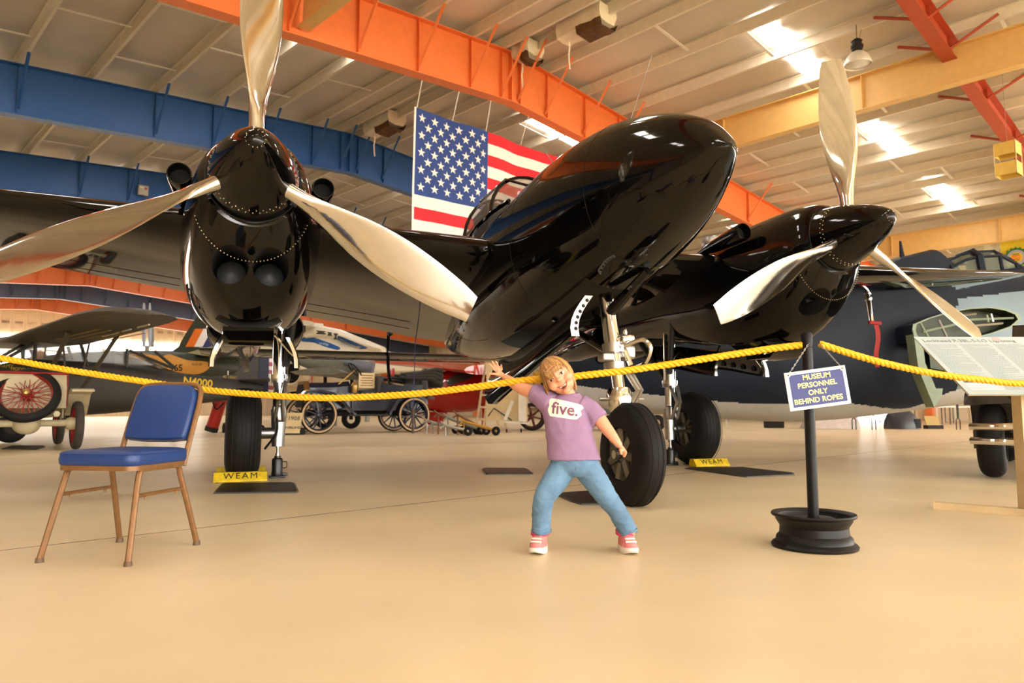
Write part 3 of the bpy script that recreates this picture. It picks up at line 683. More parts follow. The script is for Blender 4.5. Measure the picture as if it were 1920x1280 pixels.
# --- information panel
ip = thing('information_panel', 'slanted pale grey information panel of printed columns on a wooden post', 'panel', (3.2, 4.58, 0))
Xl, Xr = 2.72, 3.66
o_ = V((3.2, 4.58, 0)); tl, bl_ = V((Xl, 4.86, 1.149)) - o_, V((Xl, 4.30, .75)) - o_
PM_ = frame_mx((tl + bl_) / 2 + V(((Xr - Xl) / 2, 0, 0)), (1, 0, 0), tl - bl_); PW, PH_ = Xr - Xl, (tl - bl_).length
MB().box((0, 0, 0), (PW, PH_, .006)).xf(PM_).build('print_board', mat('pale_grey_print', sr(180, 194, 194), .4, var=.04), ip, 0)
MB().box((.03, -.02, -.03), (PW, PH_ - .12, .012)).xf(PM_).build('backing_board', mat('cream_backing_board', sr(226, 208, 172), .6), ip, 0)
text_mesh('Lockheed P-38L-5-LO Lightning', .048, PM_ @ M4.Translation((-PW / 2 + .035, PH_ / 2 - .055, .0035)), mat('grey_print_ink', sr(96, 102, 100), .6), ip, align='LEFT', ext=.0003)
tx = MB()
for c in range(4):
    x0 = -PW / 2 + .03 + c * .226; y = PH_ / 2 - .10
    while y > -PH_ / 2 + (.17 if c == 0 else .05):
        L = .2 * (rnd.uniform(.92, 1) if rnd.random() > .12 else rnd.uniform(.3, .8)); x = x0
        while x < x0 + L:
            w = rnd.uniform(.006, .022); tx.box((min(x + w / 2, x0 + L), y, .0034), (w, .0032, .0004)); x += w + .004
        y -= .0088
o = tx.xf(PM_).build('printed_text', mat('faint_print_ink', sr(150, 160, 160), .6), ip, 0); o['kind'] = 'stuff'
MB().box((-PW / 2 + .14, -PH_ / 2 + .135, .0036), (.2, .014, .0006)).xf(PM_).build('printed_bar', mat('dark_print_bar', sr(70, 72, 70), .6), ip, 0)
for k in range(3): MB().box((-PW / 2 + .14, -PH_ / 2 + .105 - .026 * k, .0036), (.2, .013, .0006)).xf(PM_).build('printed_strip', K['white_ink'], ip, 0)
MB().box((PW / 2 - .40, PH_ / 2 - .03, .0036), (.05, .05, .0006)).xf(PM_).build('printed_stamp', mat('pink_print', sr(206, 176, 170), .6), ip, 0)
px_ = at(1911, 800, 4.6) - o_
MB().box((px_.x, 0, .43), (.045, .09, .86)).build('post', K['wood'], ip, 0)
MB().box((.0, .04, .022), (.95, .09, .044), rot=M4.Rotation(R(-42), 3, 'Z')).build('foot_board', K['wood'], ip, 0)

# --- drip mats
mm = mat('black_drip_mat', (.010, .009, .008), .45, var=.3, vs=9, spec=.3); mr = mat('mat_rim', (.06, .057, .05), .4)
def drip(pix, label, r=.02):
    ps = [gp(x, y) for x, y in pix]; c = sum(ps, V()) / len(ps); o = thing('drip_mat', label, 'mat', c, 0, 'drip mats on the hangar floor')
    q = [p - c for p in ps]; n = len(q)
    MB().loft([[p + ZZ * .001 for p in q], [p + ZZ * .009 for p in q], [p * .975 + ZZ * .0135 for p in q]]).build('mat_rim', mr, o, 0)
    MB().loft([[p * .955 + ZZ * .0136 for p in q], [p * .95 + ZZ * .0150 for p in q]]).build('mat_surface', mm, o, 0)
drip(((400, 926), (404, 921), (415, 909), (420, 908), (548, 906), (554, 908), (560, 922), (556, 924)), 'black drip mat before the chocked left main wheel')
drip(((904, 880), (907, 878.5), (984, 879), (988, 880), (1000, 888), (998, 889.5), (915, 890), (911, 889)), 'small black drip mat alone on the open floor left of the child')
drip(((1043, 929), (1050, 926), (1120, 921), (1150, 921), (1158, 934), (1146, 947), (1090, 947), (1070, 941)), 'black drip mat under the nose wheel behind the child')
drip(((1284, 879), (1290, 877.5), (1392, 877), (1400, 878), (1489, 888), (1490, 891), (1400, 895), (1390, 894)), 'long black drip mat before the right main wheel near the sign')
drip(((2, 842), (22, 836), (82, 836), (85, 838), (68, 843)), 'black drip mat on the floor by the cream car')

# --- chocks
def root(x, y, z=0): return AM @ V((x, y, z))
def chock(x, y, sg, label, word=True):
    o = thing('wheel_chock', label, 'chock', root(x, y), YAW - math.pi / 2, 'yellow wheel chocks')
    # wedge: tall side towards the wheel (local -x*sg)
    MB().prism([(.075 * sg, .005), (.075 * sg, .02), (.02 * sg, .088), (-.05 * sg, .088), (-.075 * sg, .02), (-.075 * sg, .005)], .46, lambda u, v, w: V((u, w, v))).build('wedge', mat('worn_yellow_chock', sr(206, 176, 22), .6, var=.25, vs=18), o, 0)
    for w in (-.2, .2): MB().box((0, w, .003), (.13, .03, .006)).build('rubber_foot', K['rubber'], o, 0)
    if word:
        n = V((.068 * sg, 0, .055)).normalized()
        mx = frame_mx((.0475 * sg + n.x * .002, 0, .054 + n.z * .002), (0, sg, 0), (-.055 * sg, 0, .068))
        text_mesh('WEAM', .088, mx, K['black_ink'], o, bold=.0, ext=.0006, space=1.25)
chock(.30, -2.55, 1, 'yellow WEAM wheel chock in front of the left main wheel')
chock(-.36, -2.55, -1, 'yellow wheel chock behind the left main wheel', False)
chock(.30, 2.55, 1, 'yellow WEAM wheel chock in front of the far right main wheel')
# --- bottle jacks
jm_ = mat('black_jack_enamel', (.01, .01, .01), .32, var=.2)
def jack(y, label):
    o = thing('bottle_jack', label, 'jack', root(0, y), YAW - math.pi / 2, 'bottle jacks under the gear')
    MB().rbox((0, 0, .008), (.11, .15, .016), .004).build('base_plate', jm_, o)
    MB().lathe([(.052, .014), (.056, .03), (.052, .06), (.052, .17), (.046, .185), (.03, .192), (.028, .21)], 20, (0, 0, 0), (0, 0, 1)).build('cylinder', jm_, o)
    MB().lathe([(.022, .2), (.022, .235), (.014, .236), (.014, .288), (.02, .289), (.02, .299), (.004, .299)], 16, (0, 0, 0), (0, 0, 1)).build('ram', K['steel'], o)
    MB().tube(cr([(0, .05, .15), (0, .085, .15), (0, .088, .10), (0, .052, .09)], 5), .005, 8).build('handle', jm_, o)
    MB().rbox((0, .072, .03), (.03, .05, .03), .006).build('pump_lug', jm_, o)
jack(-2.22, 'black bottle jack under the left main gear strut')
jack(2.22, 'black bottle jack under the far right main gear strut')
# ================================================================== the child
CY = 3.43
child = thing('person', 'small child in lilac tee and blue jeans leaning into the rope with feet wide', 'person', (at(1093, 1030, CY).x, CY, 0))
CO = V(child.location)
def c(px, py, dy=0.): return at(px, py, CY + dy) - CO
def organic(name, parts, material, parent, voxel=.004, smooth_it=6, fac=.5, disp=None):
    mb = MB()
    for p in parts: p(mb)
    o = mb.build(name, material, None, 0)
    md = o.modifiers.new('r', 'REMESH'); md.mode = 'VOXEL'; md.voxel_size = voxel; md.use_smooth_shade = True
    sm_ = o.modifiers.new('s', 'SMOOTH'); sm_.factor = fac; sm_.iterations = smooth_it
    bpy.context.view_layer.update()
    me = bpy.data.meshes.new_from_object(o.evaluated_get(bpy.context.evaluated_depsgraph_get()))
    o.modifiers.clear(); o.data = me; me.name = name
    if disp:
        me.update(); ns = [v.normal.copy() for v in me.vertices]
        for v, n in zip(me.vertices, ns): v.co = v.co + n * disp(v.co)
    me.polygons.foreach_set('use_smooth', [True] * len(me.polygons)); me.update()
    o.parent = parent; return o
T_ = lambda pts, rs, n=14, flat=1.: (lambda mb: mb.tube(cr(pts, 5), [rs[min(int(i / 5), len(rs) - 1)] + (rs[min(int(i / 5) + 1, len(rs) - 1)] - rs[min(int(i / 5), len(rs) - 1)]) * (i % 5) / 5 for i in range((len(pts) - 1) * 5 + 1)], n, flat=flat))
E_ = lambda cc, d, rot=None: (lambda mb: mb.ell(cc, d, rot, 24, 16))
skin = mat('child_skin', sr(222, 156, 122), .48, var=.04, vs=20, sub=.12)
# head frame
roll, yaw_h = R(35), R(9)
up = V((-math.sin(roll), .02, math.cos(roll))).normalized(); rt = V((math.cos(roll), 0, math.sin(roll)))
fw = rt.cross(up).normalized() * -1                       # temporary
fw = V((0, -1, 0)); rt = fw.cross(up).normalized() * 1
rt = up.cross(fw).normalized() * 1
if rt.x < 0: rt = -rt
rt2 = (rt * math.cos(yaw_h) + fw * math.sin(yaw_h)).normalized(); fw2 = (fw * math.cos(yaw_h) - rt * math.sin(yaw_h)).normalized()
hc = c(1045, 704, -.0)
HR = M4((rt2, -fw2, up)).transposed().to_3x3()           # local x right, y back, z up
def h(x, y, z): return hc + HR @ V((x, y, z))
HX, HY, HZ = .066, .078, .086
# hands
def hand_left(mb):
    w0, pc = c(947, 707, .20), c(936, 699.5, .215)
    mb.tube([w0, w0.lerp(pc, .5), pc, c(933, 694.5, .215)], [.0165, .021, .024, .018], 14, flat=.62)
    for b, t, k in (((929, 695), (917.7, 682), .0062), ((932, 692.5), (922.7, 677), .0066), ((936, 692), (929.8, 677), .0066), ((940.5, 693.5), (939.6, 684), .006)):
        p, q = c(*b, .215), c(*t, .20); m_ = p.lerp(q, .5) + V((0, .006, 0)); mb.tube([p, m_, q], [k * 1.1, k, k * .75], 10); mb.ell(q, (k * .8,) * 3, n=10, m=6)
    p, m_, q = c(938, 703, .20), c(928, 701, .185), c(918.5, 700, .185); mb.tube([p, m_, q], [.009, .0075, .006], 10); mb.ell(q, (.006,) * 3, n=10, m=6)
def hand_right(mb):
    w0, pc = c(1161, 834, -.05), c(1167, 842, -.055)
    mb.tube([w0, pc, c(1170, 846, -.057)], [.0155, .021, .016], 14, flat=.6)
    for i, (dx, L) in enumerate(((-2.6, 9.5), (-.6, 10.5), (1.6, 10), (3.4, 8))):
        p = c(1168 + dx, 845 - dx * .5, -.052 - i * .004); q = c(1170.5 + dx * .5, 845 + L, -.062 - i * .003); m_ = p.lerp(q, .5) + V((.004, -.006, 0))
        mb.tube([p, m_, q], [.0066, .0062, .005], 10); mb.ell(q, (.0052,) * 3, n=10, m=6)
    p, q = c(1163, 842, -.075), c(1165, 851, -.085); mb.tube([p, p.lerp(q, .5), q], [.0075, .007, .0055], 10); mb.ell(q, (.0055,) * 3, n=10, m=6)
headp = [E_(hc, (HX, HY, HZ), HR), E_(h(0, -.012, -.045), (.053, .058, .050), HR), E_(h(0, .02, .03), (.067, .076, .062), HR),
         E_(h(.036, -.046, -.030), (.026, .026, .024), HR), E_(h(-.036, -.046, -.030), (.026, .026, .024), HR), E_(h(0, -.062, -.083), (.018, .015, .014), HR),
         E_(h(0, -.079, -.020), (.0115, .013, .0105), HR), E_(h(.008, -.074, -.0225), (.007, .008, .007), HR), E_(h(-.008, -.074, -.0225), (.007, .008, .007), HR), E_(h(0, -.073, -.002), (.0065, .012, .022), HR),
         E_(h(.067, .005, -.012), (.009, .016, .021), HR), E_(h(-.067, .005, -.012), (.009, .016, .021), HR), E_(h(0, -.066, .030), (.045, .014, .022), HR)]
neck = T_([h(0, .012, -.05), c(1062, 734, .015), c(1067, 752, .02)], [.037, .036, .045])
torso = T_([c(1067, 752, .02), c(1066, 790, .015), c(1072, 835, .01), c(1078, 872, .01)], [.06, .078, .075, .06])
armL = T_([c(1030, 748, .03), c(1005, 738, .06), c(977, 727, .13), c(960, 716, .17), c(946, 706.5, .20)], [.045, .036, .031, .026, .0165])
armR = T_([c(1095, 762, .01), c(1117, 778, -.01), c(1138, 804, -.03), c(1152, 822, -.045), c(1162, 836, -.05)], [.042, .036, .029, .023, .0155])
legs = [T_([c(1062, 880, .015), c(1022, 930, -.03), c(1016, 985, .02), c(1014, 1008, .03)], [.045, .036, .03, .028]), T_([c(1095, 880, .015), c(1138, 930, -.02), c(1176, 985, .02), c(1177, 1008, .03)], [.045, .036, .03, .028])]
body = organic('body', headp + [neck, torso, armL, armR, hand_left, hand_right] + legs, skin, child, .0034, 3)
bpy.context.view_layer.update()
def bvh_of(o):
    return BVHTree.FromPolygons([v.co.copy() for v in o.data.vertices], [tuple(p.vertices) for p in o.data.polygons])
bb = bvh_of(body)
def onface(x, z, off=.001):
    o = h(x, -.3, z); d = HR @ V((0, 1, 0)); hit = bb.ray_cast(o, d)
    return (hit[0] - d * off) if hit[0] else h(x, -.085, z)
# eyes
ew = mat('eye_white', sr(236, 228, 220), .15); ei = mat('dark_brown_iris', sr(46, 26, 16), .12); lash = mat('dark_lash', sr(60, 40, 26), .6); brow = mat('light_brown_brow', sr(150, 106, 66), .7)
for sx in (-1, 1):
    x0, z0 = sx * .029, -.001
    p = onface(x0, z0, 0)
    cc = p + HR @ V((0, .0075, 0))
    e = MB().ell(cc, (.0125, .0095, .0072), HR, 20, 12).build('eye', ew, body)
    q = cc + HR @ V((-.0012, -.0068, .0002)); MB().ell(q, (.0070, .0036, .0068), HR, 18, 10).build('iris', ei, body)
    MB().tube([onface(x0 + sx * .0 + t * .0135, z0 + .0062 * (1 - t * t) - .0005 + sx * t * .0012 * 0, .0006) for t in (-1, -.6, -.2, .2, .6, 1)], [.0006, .0014, .0016, .0016, .0014, .0006], 6).build('eyelid', lash, body)
    MB().tube([onface(x0 + t * .0125, z0 - .0062 * (1 - t * t), .0002) for t in (-1, -.5, 0, .5, 1)], .0007, 6).build('lower_eyelid', mat('eyelid_rim', sr(176, 110, 84), .6), body)
    MB().tube([onface(x0 + t * .016, z0 + .0185 + .004 * (1 - t * t) - sx * t * .0015, .0003) for t in (-1, -.5, 0, .5, 1)], [.0006, .0016, .002, .0016, .0006], 6).build('eyebrow', brow, body)
# mouth: wide open smile
mz = -.054
up_l = [(x, mz + .008 * (x / .025) ** 2 + .0015) for x in [(-.029 + .0058 * k) for k in range(11)]]
lo_l = [(x, mz + .0105 * (x / .025) ** 2 - .0155 * max(0, 1 - (x / .029) ** 2) - .001) for x in [(.029 - .0058 * k) for k in range(11)]]
mo = [onface(x, z, .0012) for x, z in up_l + lo_l]; ctr = onface(0, mz - .004, .0008)
MB().add([ctr] + mo, [(0, i + 1, (i + 1) % len(mo) + 1) for i in range(len(mo))]).build('mouth', mat('open_mouth', sr(92, 30, 26), .4), body, 0)
MB().tube([onface(x, z, .0012) for x, z in up_l], [.0007] + [.0018] * 9 + [.0007], 8).tube([onface(x, z, .0012) for x, z in lo_l], [.0007] + [.0024] * 9 + [.0007], 8).build('lips', mat('lip_pink', sr(196, 104, 88), .4), body)
th_ = mat('tooth_white', sr(238, 230, 214), .25)
for x in (-.0145, -.0085, .0005, .0075, .0135):
    MB().rbox(onface(x, mz - .0008 + .007 * (x / .025) ** 2, .0018), (.0052, .002, .0046), .0012, HR).build('tooth', th_, body)
for sx in (-1, 1): MB().ell(onface(sx * .0055, -.0285, -.0002), (.0022, .001, .0014), HR, 8, 6).build('nostril', mat('nostril_shadow', sr(120, 66, 50), .8), body)
# hair
hm_ = mat('golden_brown_hair', sr(168, 122, 66), .42, var=.22, vs=90)
hair = MB(); rows = []
crown = (0, .018, 1.0)
def scalp(az, ph, k=1.05):     # az: 0 = face, 90 = viewer right ; ph: 0 = crown .. 1.57 = eye level
    x = math.sin(az) * math.sin(ph); y = -math.cos(az) * math.sin(ph); z = math.cos(ph)
    q = V((x * HX * k * 1.04, y * HY * k + .012, z * (HZ * k) + .004)); return q
def lim(az):
    a = abs(math.degrees((az + math.pi) % (2 * math.pi) - math.pi))
    return 1.10 if a < 42 else (1.10 + (a - 42) / 30 * .75 if a < 72 else 1.85)
NA = 48
for i in range(9):
    rows.append([h(*scalp(2 * math.pi * k / NA, .03 + (lim(2 * math.pi * k / NA) - .03) * i / 8, 1.045)) for k in range(NA)])
hair.loft(rows, cap=False)
down = V((0, 0, -1))
for i in range(420):
    az = 2 * math.pi * i / 420 * 1.0 + rnd.uniform(-.02, .02); a = abs(math.degrees((az + math.pi) % (2 * math.pi) - math.pi))
    L = lim(az); layer = 1.055 + rnd.uniform(0, .05); st = rnd.uniform(.05, .5); pts = []
    for k in range(7): pts.append(h(*scalp(az + .05 * math.sin(k + i), st + (L - st) * k / 6, layer)))
    if a < 46:       # fringe, tips resting on the brow
        e = HR.transposed() @ (pts[-1] - hc); ln = rnd.uniform(.020, .034) + (.008 if e.x < 0 else -.004)
        for k in range(1, 6): t = k / 5; pts.append(onface(e.x * (1 - .06 * t) - .004 * t, e.z - ln * t, .0055 - .002 * t))
    else:
        e = pts[-1]; ln = rnd.uniform(.055, .095) if a > 60 else rnd.uniform(.035, .07)
        out = HR @ V((math.sin(az) * .006, -math.cos(az) * .006, 0)); sway = V((rnd.uniform(-.006, .006), rnd.uniform(-.006, .006), 0))
        dm = (down * .8 + HR @ V((0, 0, -1)) * .45 + V((0, .12, 0))).normalized()
        for k in range(1, 6): t = k / 5; pts.append(e + dm * ln * t + out * t * (1 - t) * 2 + sway * t * t)
    hair.mi = rnd.choice((0, 0, 1, 2)); n = len(pts); hair.tube(pts, [max(.0012, (.0042 if a > 46 else .0036) * (1 - (q / (n - 1)) ** 3 * .8)) for q in range(n)], 5, flat=.7)
ho = hair.build('hair', [hm_, mat('dark_honey_hair', sr(128, 90, 48), .45, var=.15, vs=60), mat('light_honey_hair', sr(196, 150, 90), .42, var=.15, vs=60)], child, 60)
# shirt
sh = mat('lilac_cotton', sr(146, 115, 148), .85, var=.05, vs=9, bump=.12, bs=55)
def tor(mb):
    R_ = []
    for px, py, w, d, dy in ((1067, 737, .040, .036, .02), (1066.5, 741, .058, .046, .02), (1063, 746, .088, .055, .02), (1061, 752, .108, .064, .02), (1061, 766, .115, .078, .015), (1063, 785, .113, .085, .01), (1066, 805, .111, .088, .005), (1070, 830, .114, .090, .005), (1074, 850, .121, .092, .005), (1076.5, 861, .127, .094, .005)):
        o = c(px, py, dy); tl_ = .03 if py > 840 else .0
        ring = []
        for k in range(40):
            a = 2 * math.pi * k / 40; cx, sy = math.cos(a), math.sin(a)
            ring.append(o + V((math.copysign(abs(cx) ** .85, cx) * w, math.copysign(abs(sy) ** .85, sy) * d, 0)))
        R_.append(ring)
    mb.loft(R_)
slL = lambda mb: mb.tube([c(1032, 757, .02), c(1016, 744, .04), c(1000, 735.5, .065)], [.058, .054, .050], 20)
slR = lambda mb: mb.tube([c(1088, 762, .01), c(1107, 770, 0), c(1124, 788, -.018)], [.060, .053, .049], 20)
def wr(p):
    r = abs(mnoise.noise(V((p.x * 13 + p.z * 8, p.y * 9, p.z * 9 - p.x * 6 + 3)))); return .007 * (.25 - r) + .0012 * mnoise.noise(V((p.x * 40, p.y * 40, p.z * 40)))
shirt = organic('shirt', [tor, slL, slR], sh, child, .005, 6, .5, wr)
MB().tube([c(1067, 738.5, .02) + V((.046 * math.cos(a), .040 * math.sin(a), .006 * math.sin(a))) for a in (2 * math.pi * k / 28 for k in range(28))], .0055, 8, closed=True).build('collar', sh, shirt)
sb = bvh_of(shirt)
def onshirt(p, off):
    hit = sb.ray_cast(V((p.x, p.y - .6, p.z)), V((0, 1, 0))); return V((p.x, (hit[0].y if hit[0] else p.y) - off, p.z))
pat = [(1030, 753), (1032, 748), (1037, 746.5), (1050, 749), (1068, 753), (1084, 757), (1091, 760), (1094, 765), (1088.5, 770), (1090, 777.5), (1085, 782), (1079, 786), (1064, 784.5), (1050, 782.5), (1038, 780.5), (1031, 779), (1027.5, 768), (1030, 760)]
cx_ = V((sum(p[0] for p in pat) / len(pat), sum(p[1] for p in pat) / len(pat), 0)); mb = MB(); rr = []
for q in (1, .8, .6, .4, .2, .02): rr.append([onshirt(c(cx_.x + (x - cx_.x) * q, cx_.y + (y - cx_.y) * q, -.05), .0016) for x, y in cr([V((x, y, 0)) for x, y in pat], 3, True) for x, y in [(x, y)]] if False else [onshirt(c(cx_.x + (v.x - cx_.x) * q, cx_.y + (v.y - cx_.y) * q, -.05), .0018) for v in cr([V((x, y, 0)) for x, y in pat], 3, True)])
pt_ = mb.loft(rr, cap=False).build('shirt_print', mat('cream_print', sr(244, 234, 214), .8), shirt, 60)
o_ = c(1059, 767.5, -.05)
text_mesh('five.', .078, frame_mx(o_, (1, 0, -.115), (.10, 0, 1)), mat('plum_print', sr(126, 78, 104), .8), shirt, proj=lambda p: onshirt(p, .006), bold=.0012, ext=0)
# jeans
jn = mat('faded_blue_denim', sr(96, 130, 160), .85, var=.3, vs=8, bump=.25, bs=60)
def jw(p):
    k = 1.0 if p.z < .22 else .45
    q = V((p.x * 16 + p.z * 9, p.y * 14, p.z * 34)); r = abs(mnoise.noise(q)); s2 = abs(mnoise.noise(V((p.x * 22 - p.z * 16 + 4, p.y * 18, p.z * 40 + 7))))
    return k * (.0075 * (.28 - r) + .005 * (.25 - s2))
JL = [c(1060, 872, .01), c(1040, 901, -.01), c(1021, 932, -.03), c(1016, 960, -.01), c(1015, 996, .02)]; JR = [c(1096, 872, .01), c(1117, 901, -.005), c(1138, 932, -.02), c(1158, 960, 0), c(1178, 995, .02)]
jeans = organic('jeans', [lambda mb: mb.loft([[c(px, py, .008) + V((math.cos(a) * w, math.sin(a) * d, 0)) for a in (2 * math.pi * k / 32 for k in range(32))] for px, py, w, d in ((1077, 848, .108, .084), (1078, 866, .114, .086), (1079, 882, .104, .08), (1080, 892, .06, .06))]), T_(JL, [.066, .062, .050, .045, .043], 20), T_(JR, [.066, .060, .050, .044, .043], 20)], jn, child, .005, 5, .5, jw)
for p, q in ((JL[-1], JL[-2]), (JR[-1], JR[-2])):
    d = (p - q).normalized(); MB().tube([p - d * .005 + V((.043 * math.cos(a), .043 * math.sin(a), .003 * math.sin(a * 7))) for a in (2 * math.pi * k / 28 for k in range(28))], .006, 8, closed=True).build('jean_cuff', jn, jeans)
MB().tube([c(1078, 869, -.074), c(1079.5, 880, -.074), c(1080.5, 888, -.066)], .0016, 6).build('fly_seam', mat('dark_denim_seam', sr(58, 84, 110), .85), jeans)
sb2 = bvh_of(jeans)
# shoes
pk1 = mat('pink_shoe_mesh', sr(222, 128, 126), .7, var=.25, vs=40); pk2 = mat('hot_pink_strap', sr(214, 62, 104), .6, var=.1); wsole = mat('white_shoe_sole', sr(228, 214, 204), .6)
def shoe(px, dyaw, lab):
    b = bpy.data.objects.new('shoe', None); b.empty_display_size = .05; col.objects.link(b); b.parent = child; b['label'] = lab
    p = c(px, 1030, 0); b.location = (p.x, .02, 0); b.rotation_euler = (0, 0, dyaw); b.scale = (1.22, 1.2, 1.22)
    def out(k, z, n=28):
        o = []
        for i in range(n):
            a = 2 * math.pi * i / n; y = -.004 - .078 * k * math.cos(a) ; w = (.033 if math.cos(a) > 0 else .028) * k; o.append(V((math.copysign(abs(math.sin(a)) ** .75, math.sin(a)) * w, y, z)))
        return o
    def lift(r, t): return [V((v.x, v.y, v.z + t * max(0, (-v.y - .045)) * .35)) for v in r]
    MB().loft([lift(out(.97, .001), 1), lift(out(1.04, .010), .6), lift(out(1.05, .020), .4), lift(out(1.0, .026), .3)]).build('sole', wsole, b)
    rg = []
    for k, z, sh_ in ((.99, .022, 0), (.97, .034, .003), (.88, .045, .010), (.72, .056, .02), (.60, .068, .028), (.56, .082, .030)):
        rg.append([V((v.x * (1.12 if k < .8 else 1), v.y + sh_, z + (.01 * max(0, v.y / .05) if k < .8 else 0))) for v in out(k, z)])
    MB().loft(rg).build('upper', pk1, b, 60)
    MB().loft([[V((math.sin(a) * .034 * s, .014 - math.cos(a) * .046 * s + o, z)) for a in (2 * math.pi * k / 24 for k in range(24))] for s, z, o in ((.95, .060, .008), (1.06, .063, .009), (1.04, .080, .012), (.92, .082, .012))]).build('ankle_strap', pk2, b, 60)
    MB().tube([(-.018, -.038, .056), (0, -.043, .058), (.018, -.038, .056)], .004, 6).tube([(-.02, -.052, .047), (0, -.058, .048), (.02, -.052, .047)], .004, 6).build('laces', wsole, b)
shoe(1011, R(-14), 'pink shoe with white sole and hot pink strap'); shoe(1177, R(8), 'pink shoe with white sole and hot pink strap')
# ================================================================== the collection behind
def Wd(mb, name, material, root, smooth=35, label=None):
    return mb.xf(M4.Translation(-V(root.location))).build(name, material, root, smooth, label)
def painter(o, root):
    bv_ = bvh_of(o); loc = V(root.location); cam_ = V((0, 0, CAMH)) - loc; last = [None]
    def f(px, py, off=.02):
        d = ray(px, py).normalized(); hit = bv_.ray_cast(cam_, d)
        if hit[0] is None:
            if last[0] is None: return cam_ + d * 10
            return cam_ + d * last[0]
        last[0] = (hit[0] - cam_).length - off; return hit[0] - d * off
    return f
def paint(o, root, outline, name, material, off=.015, parent=None, sub=3):
    f = painter(o, root); pl = cr([V((x, y, 0)) for x, y in outline], sub, True) if sub else [V((x, y, 0)) for x, y in outline]
    cx = sum(p.x for p in pl) / len(pl); cy = sum(p.y for p in pl) / len(pl); f(cx, cy, off)
    rr = [[f(cx + (p.x - cx) * q, cy + (p.y - cy) * q, off) for p in pl] for q in (1, .75, .5, .25, .01)]
    return MB().loft(rr, cap=False).build(name, material, parent or o, 60) if False else link(name, MB().loft(rr, cap=False).mesh(name, material, 60), parent or root)
def letter(o, root, body, px, py, size, material, ang=0., off=.02, bold=0., sx=1.):
    f = painter(o, root); f(px, py, off); ca, sa = math.cos(R(ang)), math.sin(R(ang))
    return text_mesh(body, size, M4.Identity(4), material, root, proj=lambda p: f(px + p.x * ca + p.y * sa, py + p.x * sa - p.y * ca, off), ext=0, bold=bold, sx=sx)
def on_t(px, py, t):
    r = ray(px, py); k = (R0.dot(TD) + t) / r.dot(TD); return V((0, 0, CAMH)) + r * k
def on_s(px, py, s):
    r = ray(px, py); k = (R0.dot(DD) + s) / r.dot(DD); return V((0, 0, CAMH)) + r * k
# --- stars and stripes hanging beside the orange rafter
fl = thing('flag', 'large stars and stripes flag hanging vertically beside the orange rafter', 'flag', H(.55, 0, 0))
F0, FT = -2.41, 7.53; HO = 3.75; FLY = HO * 1.75; ST = HO / 13
fr_, fb_, fw_ = mat('flag_red', sr(214, 30, 44), .75, var=.05), mat('flag_blue', sr(38, 66, 132), .75, var=.06), mat('flag_white', sr(240, 232, 224), .75, var=.03)
def fp(u, v, off=0.): return H(.55 + off + .05 * math.sin(u * 2.2 + v * .6) + .02 * math.sin(u * 6 + 1), F0 + u, FT - v)
def sheet(u0, u1, v0, v1, off, nu=10, nv=2): return MB().loft([[fp(u0 + (u1 - u0) * i / nu, v0 + (v1 - v0) * j / nv, off) for i in range(nu + 1)] for j in range(nv + 1)], closed=False)
CW, CH = HO * .58, ST * 7
for i in range(13): Wd(sheet(CW if i < 7 else 0, FLY, ST * i, ST * (i + 1), 0, 24, 1), 'stripe', fr_ if i % 2 == 0 else fw_, fl, 60)
can_ = Wd(sheet(0, CW, 0, CH, 0, 12, 6), 'canton', fb_, fl, 60)
for r_ in range(9):
    for k in range(6 if r_ % 2 == 0 else 5):
        u = CW * (k * 2 + 1 + (r_ % 2)) / 12; v = CH * (r_ + 1) / 10; pts = []
        for q in range(10):
            a = math.pi * q / 5; rr = (.115 if q % 2 == 0 else .045); pts.append((u + rr * math.sin(a), v - rr * math.cos(a)))
        Wd(MB().add([fp(x, y, -.012) for x, y in pts] + [fp(u, v, -.012)], [(10, q, (q + 1) % 10) for q in range(10)]), 'star', fw_, fl, 0)
Wd(MB().loft([[fp(u, v, .0) for u in (-.06, 0)] for v in (0, HO / 2, HO)], closed=False), 'header_tape', fw_, fl, 60)
for u in (0.02, 1.1, 2.1, 3.4): Wd(MB().tube([fp(u, 0), H(.1, F0 + u - .2, ZR - 1.25 - abs(F0 + u) * .07)], .012, 6), 'flag_rope', K['white'], fl)
# --- hanging banners and wall flag at the right
def banner(name, label, x0, x1, y0, y1, t, m_, parts=None):
    a, b = on_t(x0, y0, t), on_t(x1, y0, t); b.z = a.z; zb = on_t(x0, y1, t).z; o = thing(name, label, 'banner', V((a.x, a.y, 0)))
    Wd(MB().loft([[a.lerp(b, i / 8) + TD * (.04 * math.sin(i * 1.3)) + V((0, 0, (zb - a.z) * j)) for i in range(9)] for j in (0, .5, 1)], closed=False), 'cloth', m_, o, 60)
    Wd(MB().tube([a, b], .03, 8), 'hanging_rod', K['dgrey'], o)
    for p in (a, b): Wd(MB().tube([p, V((p.x, p.y, zroof(t) - .2))], .008, 5), 'hanging_wire', K['steel'], o)
    return o, a, b, zb
banner('banner', 'pale translucent banner hanging left of the yellow flag', 1823, 1872, 437, 520, 20.4, mat('pale_banner_cloth', sr(226, 222, 196), .8))
o, a, b, zb = banner('flag', 'yellow flag with a round wreath emblem at the right edge', 1874, 1990, 428, 505, 20.4, mat('yellow_flag_cloth', sr(246, 220, 60), .8))
e0 = on_t(1906, 483, 20.3); eu = (b - a).normalized(); nrm = -TD
def disc(r0, r1, dz, m_, nm, k=30): Wd(MB().loft([[e0 + nrm * dz + eu * r * math.cos(q) + ZZ * r * math.sin(q) for q in (2 * math.pi * i / k for i in range(k))] for r in (r0, max(r1, .002))], cap=False), nm, m_, o, 0)
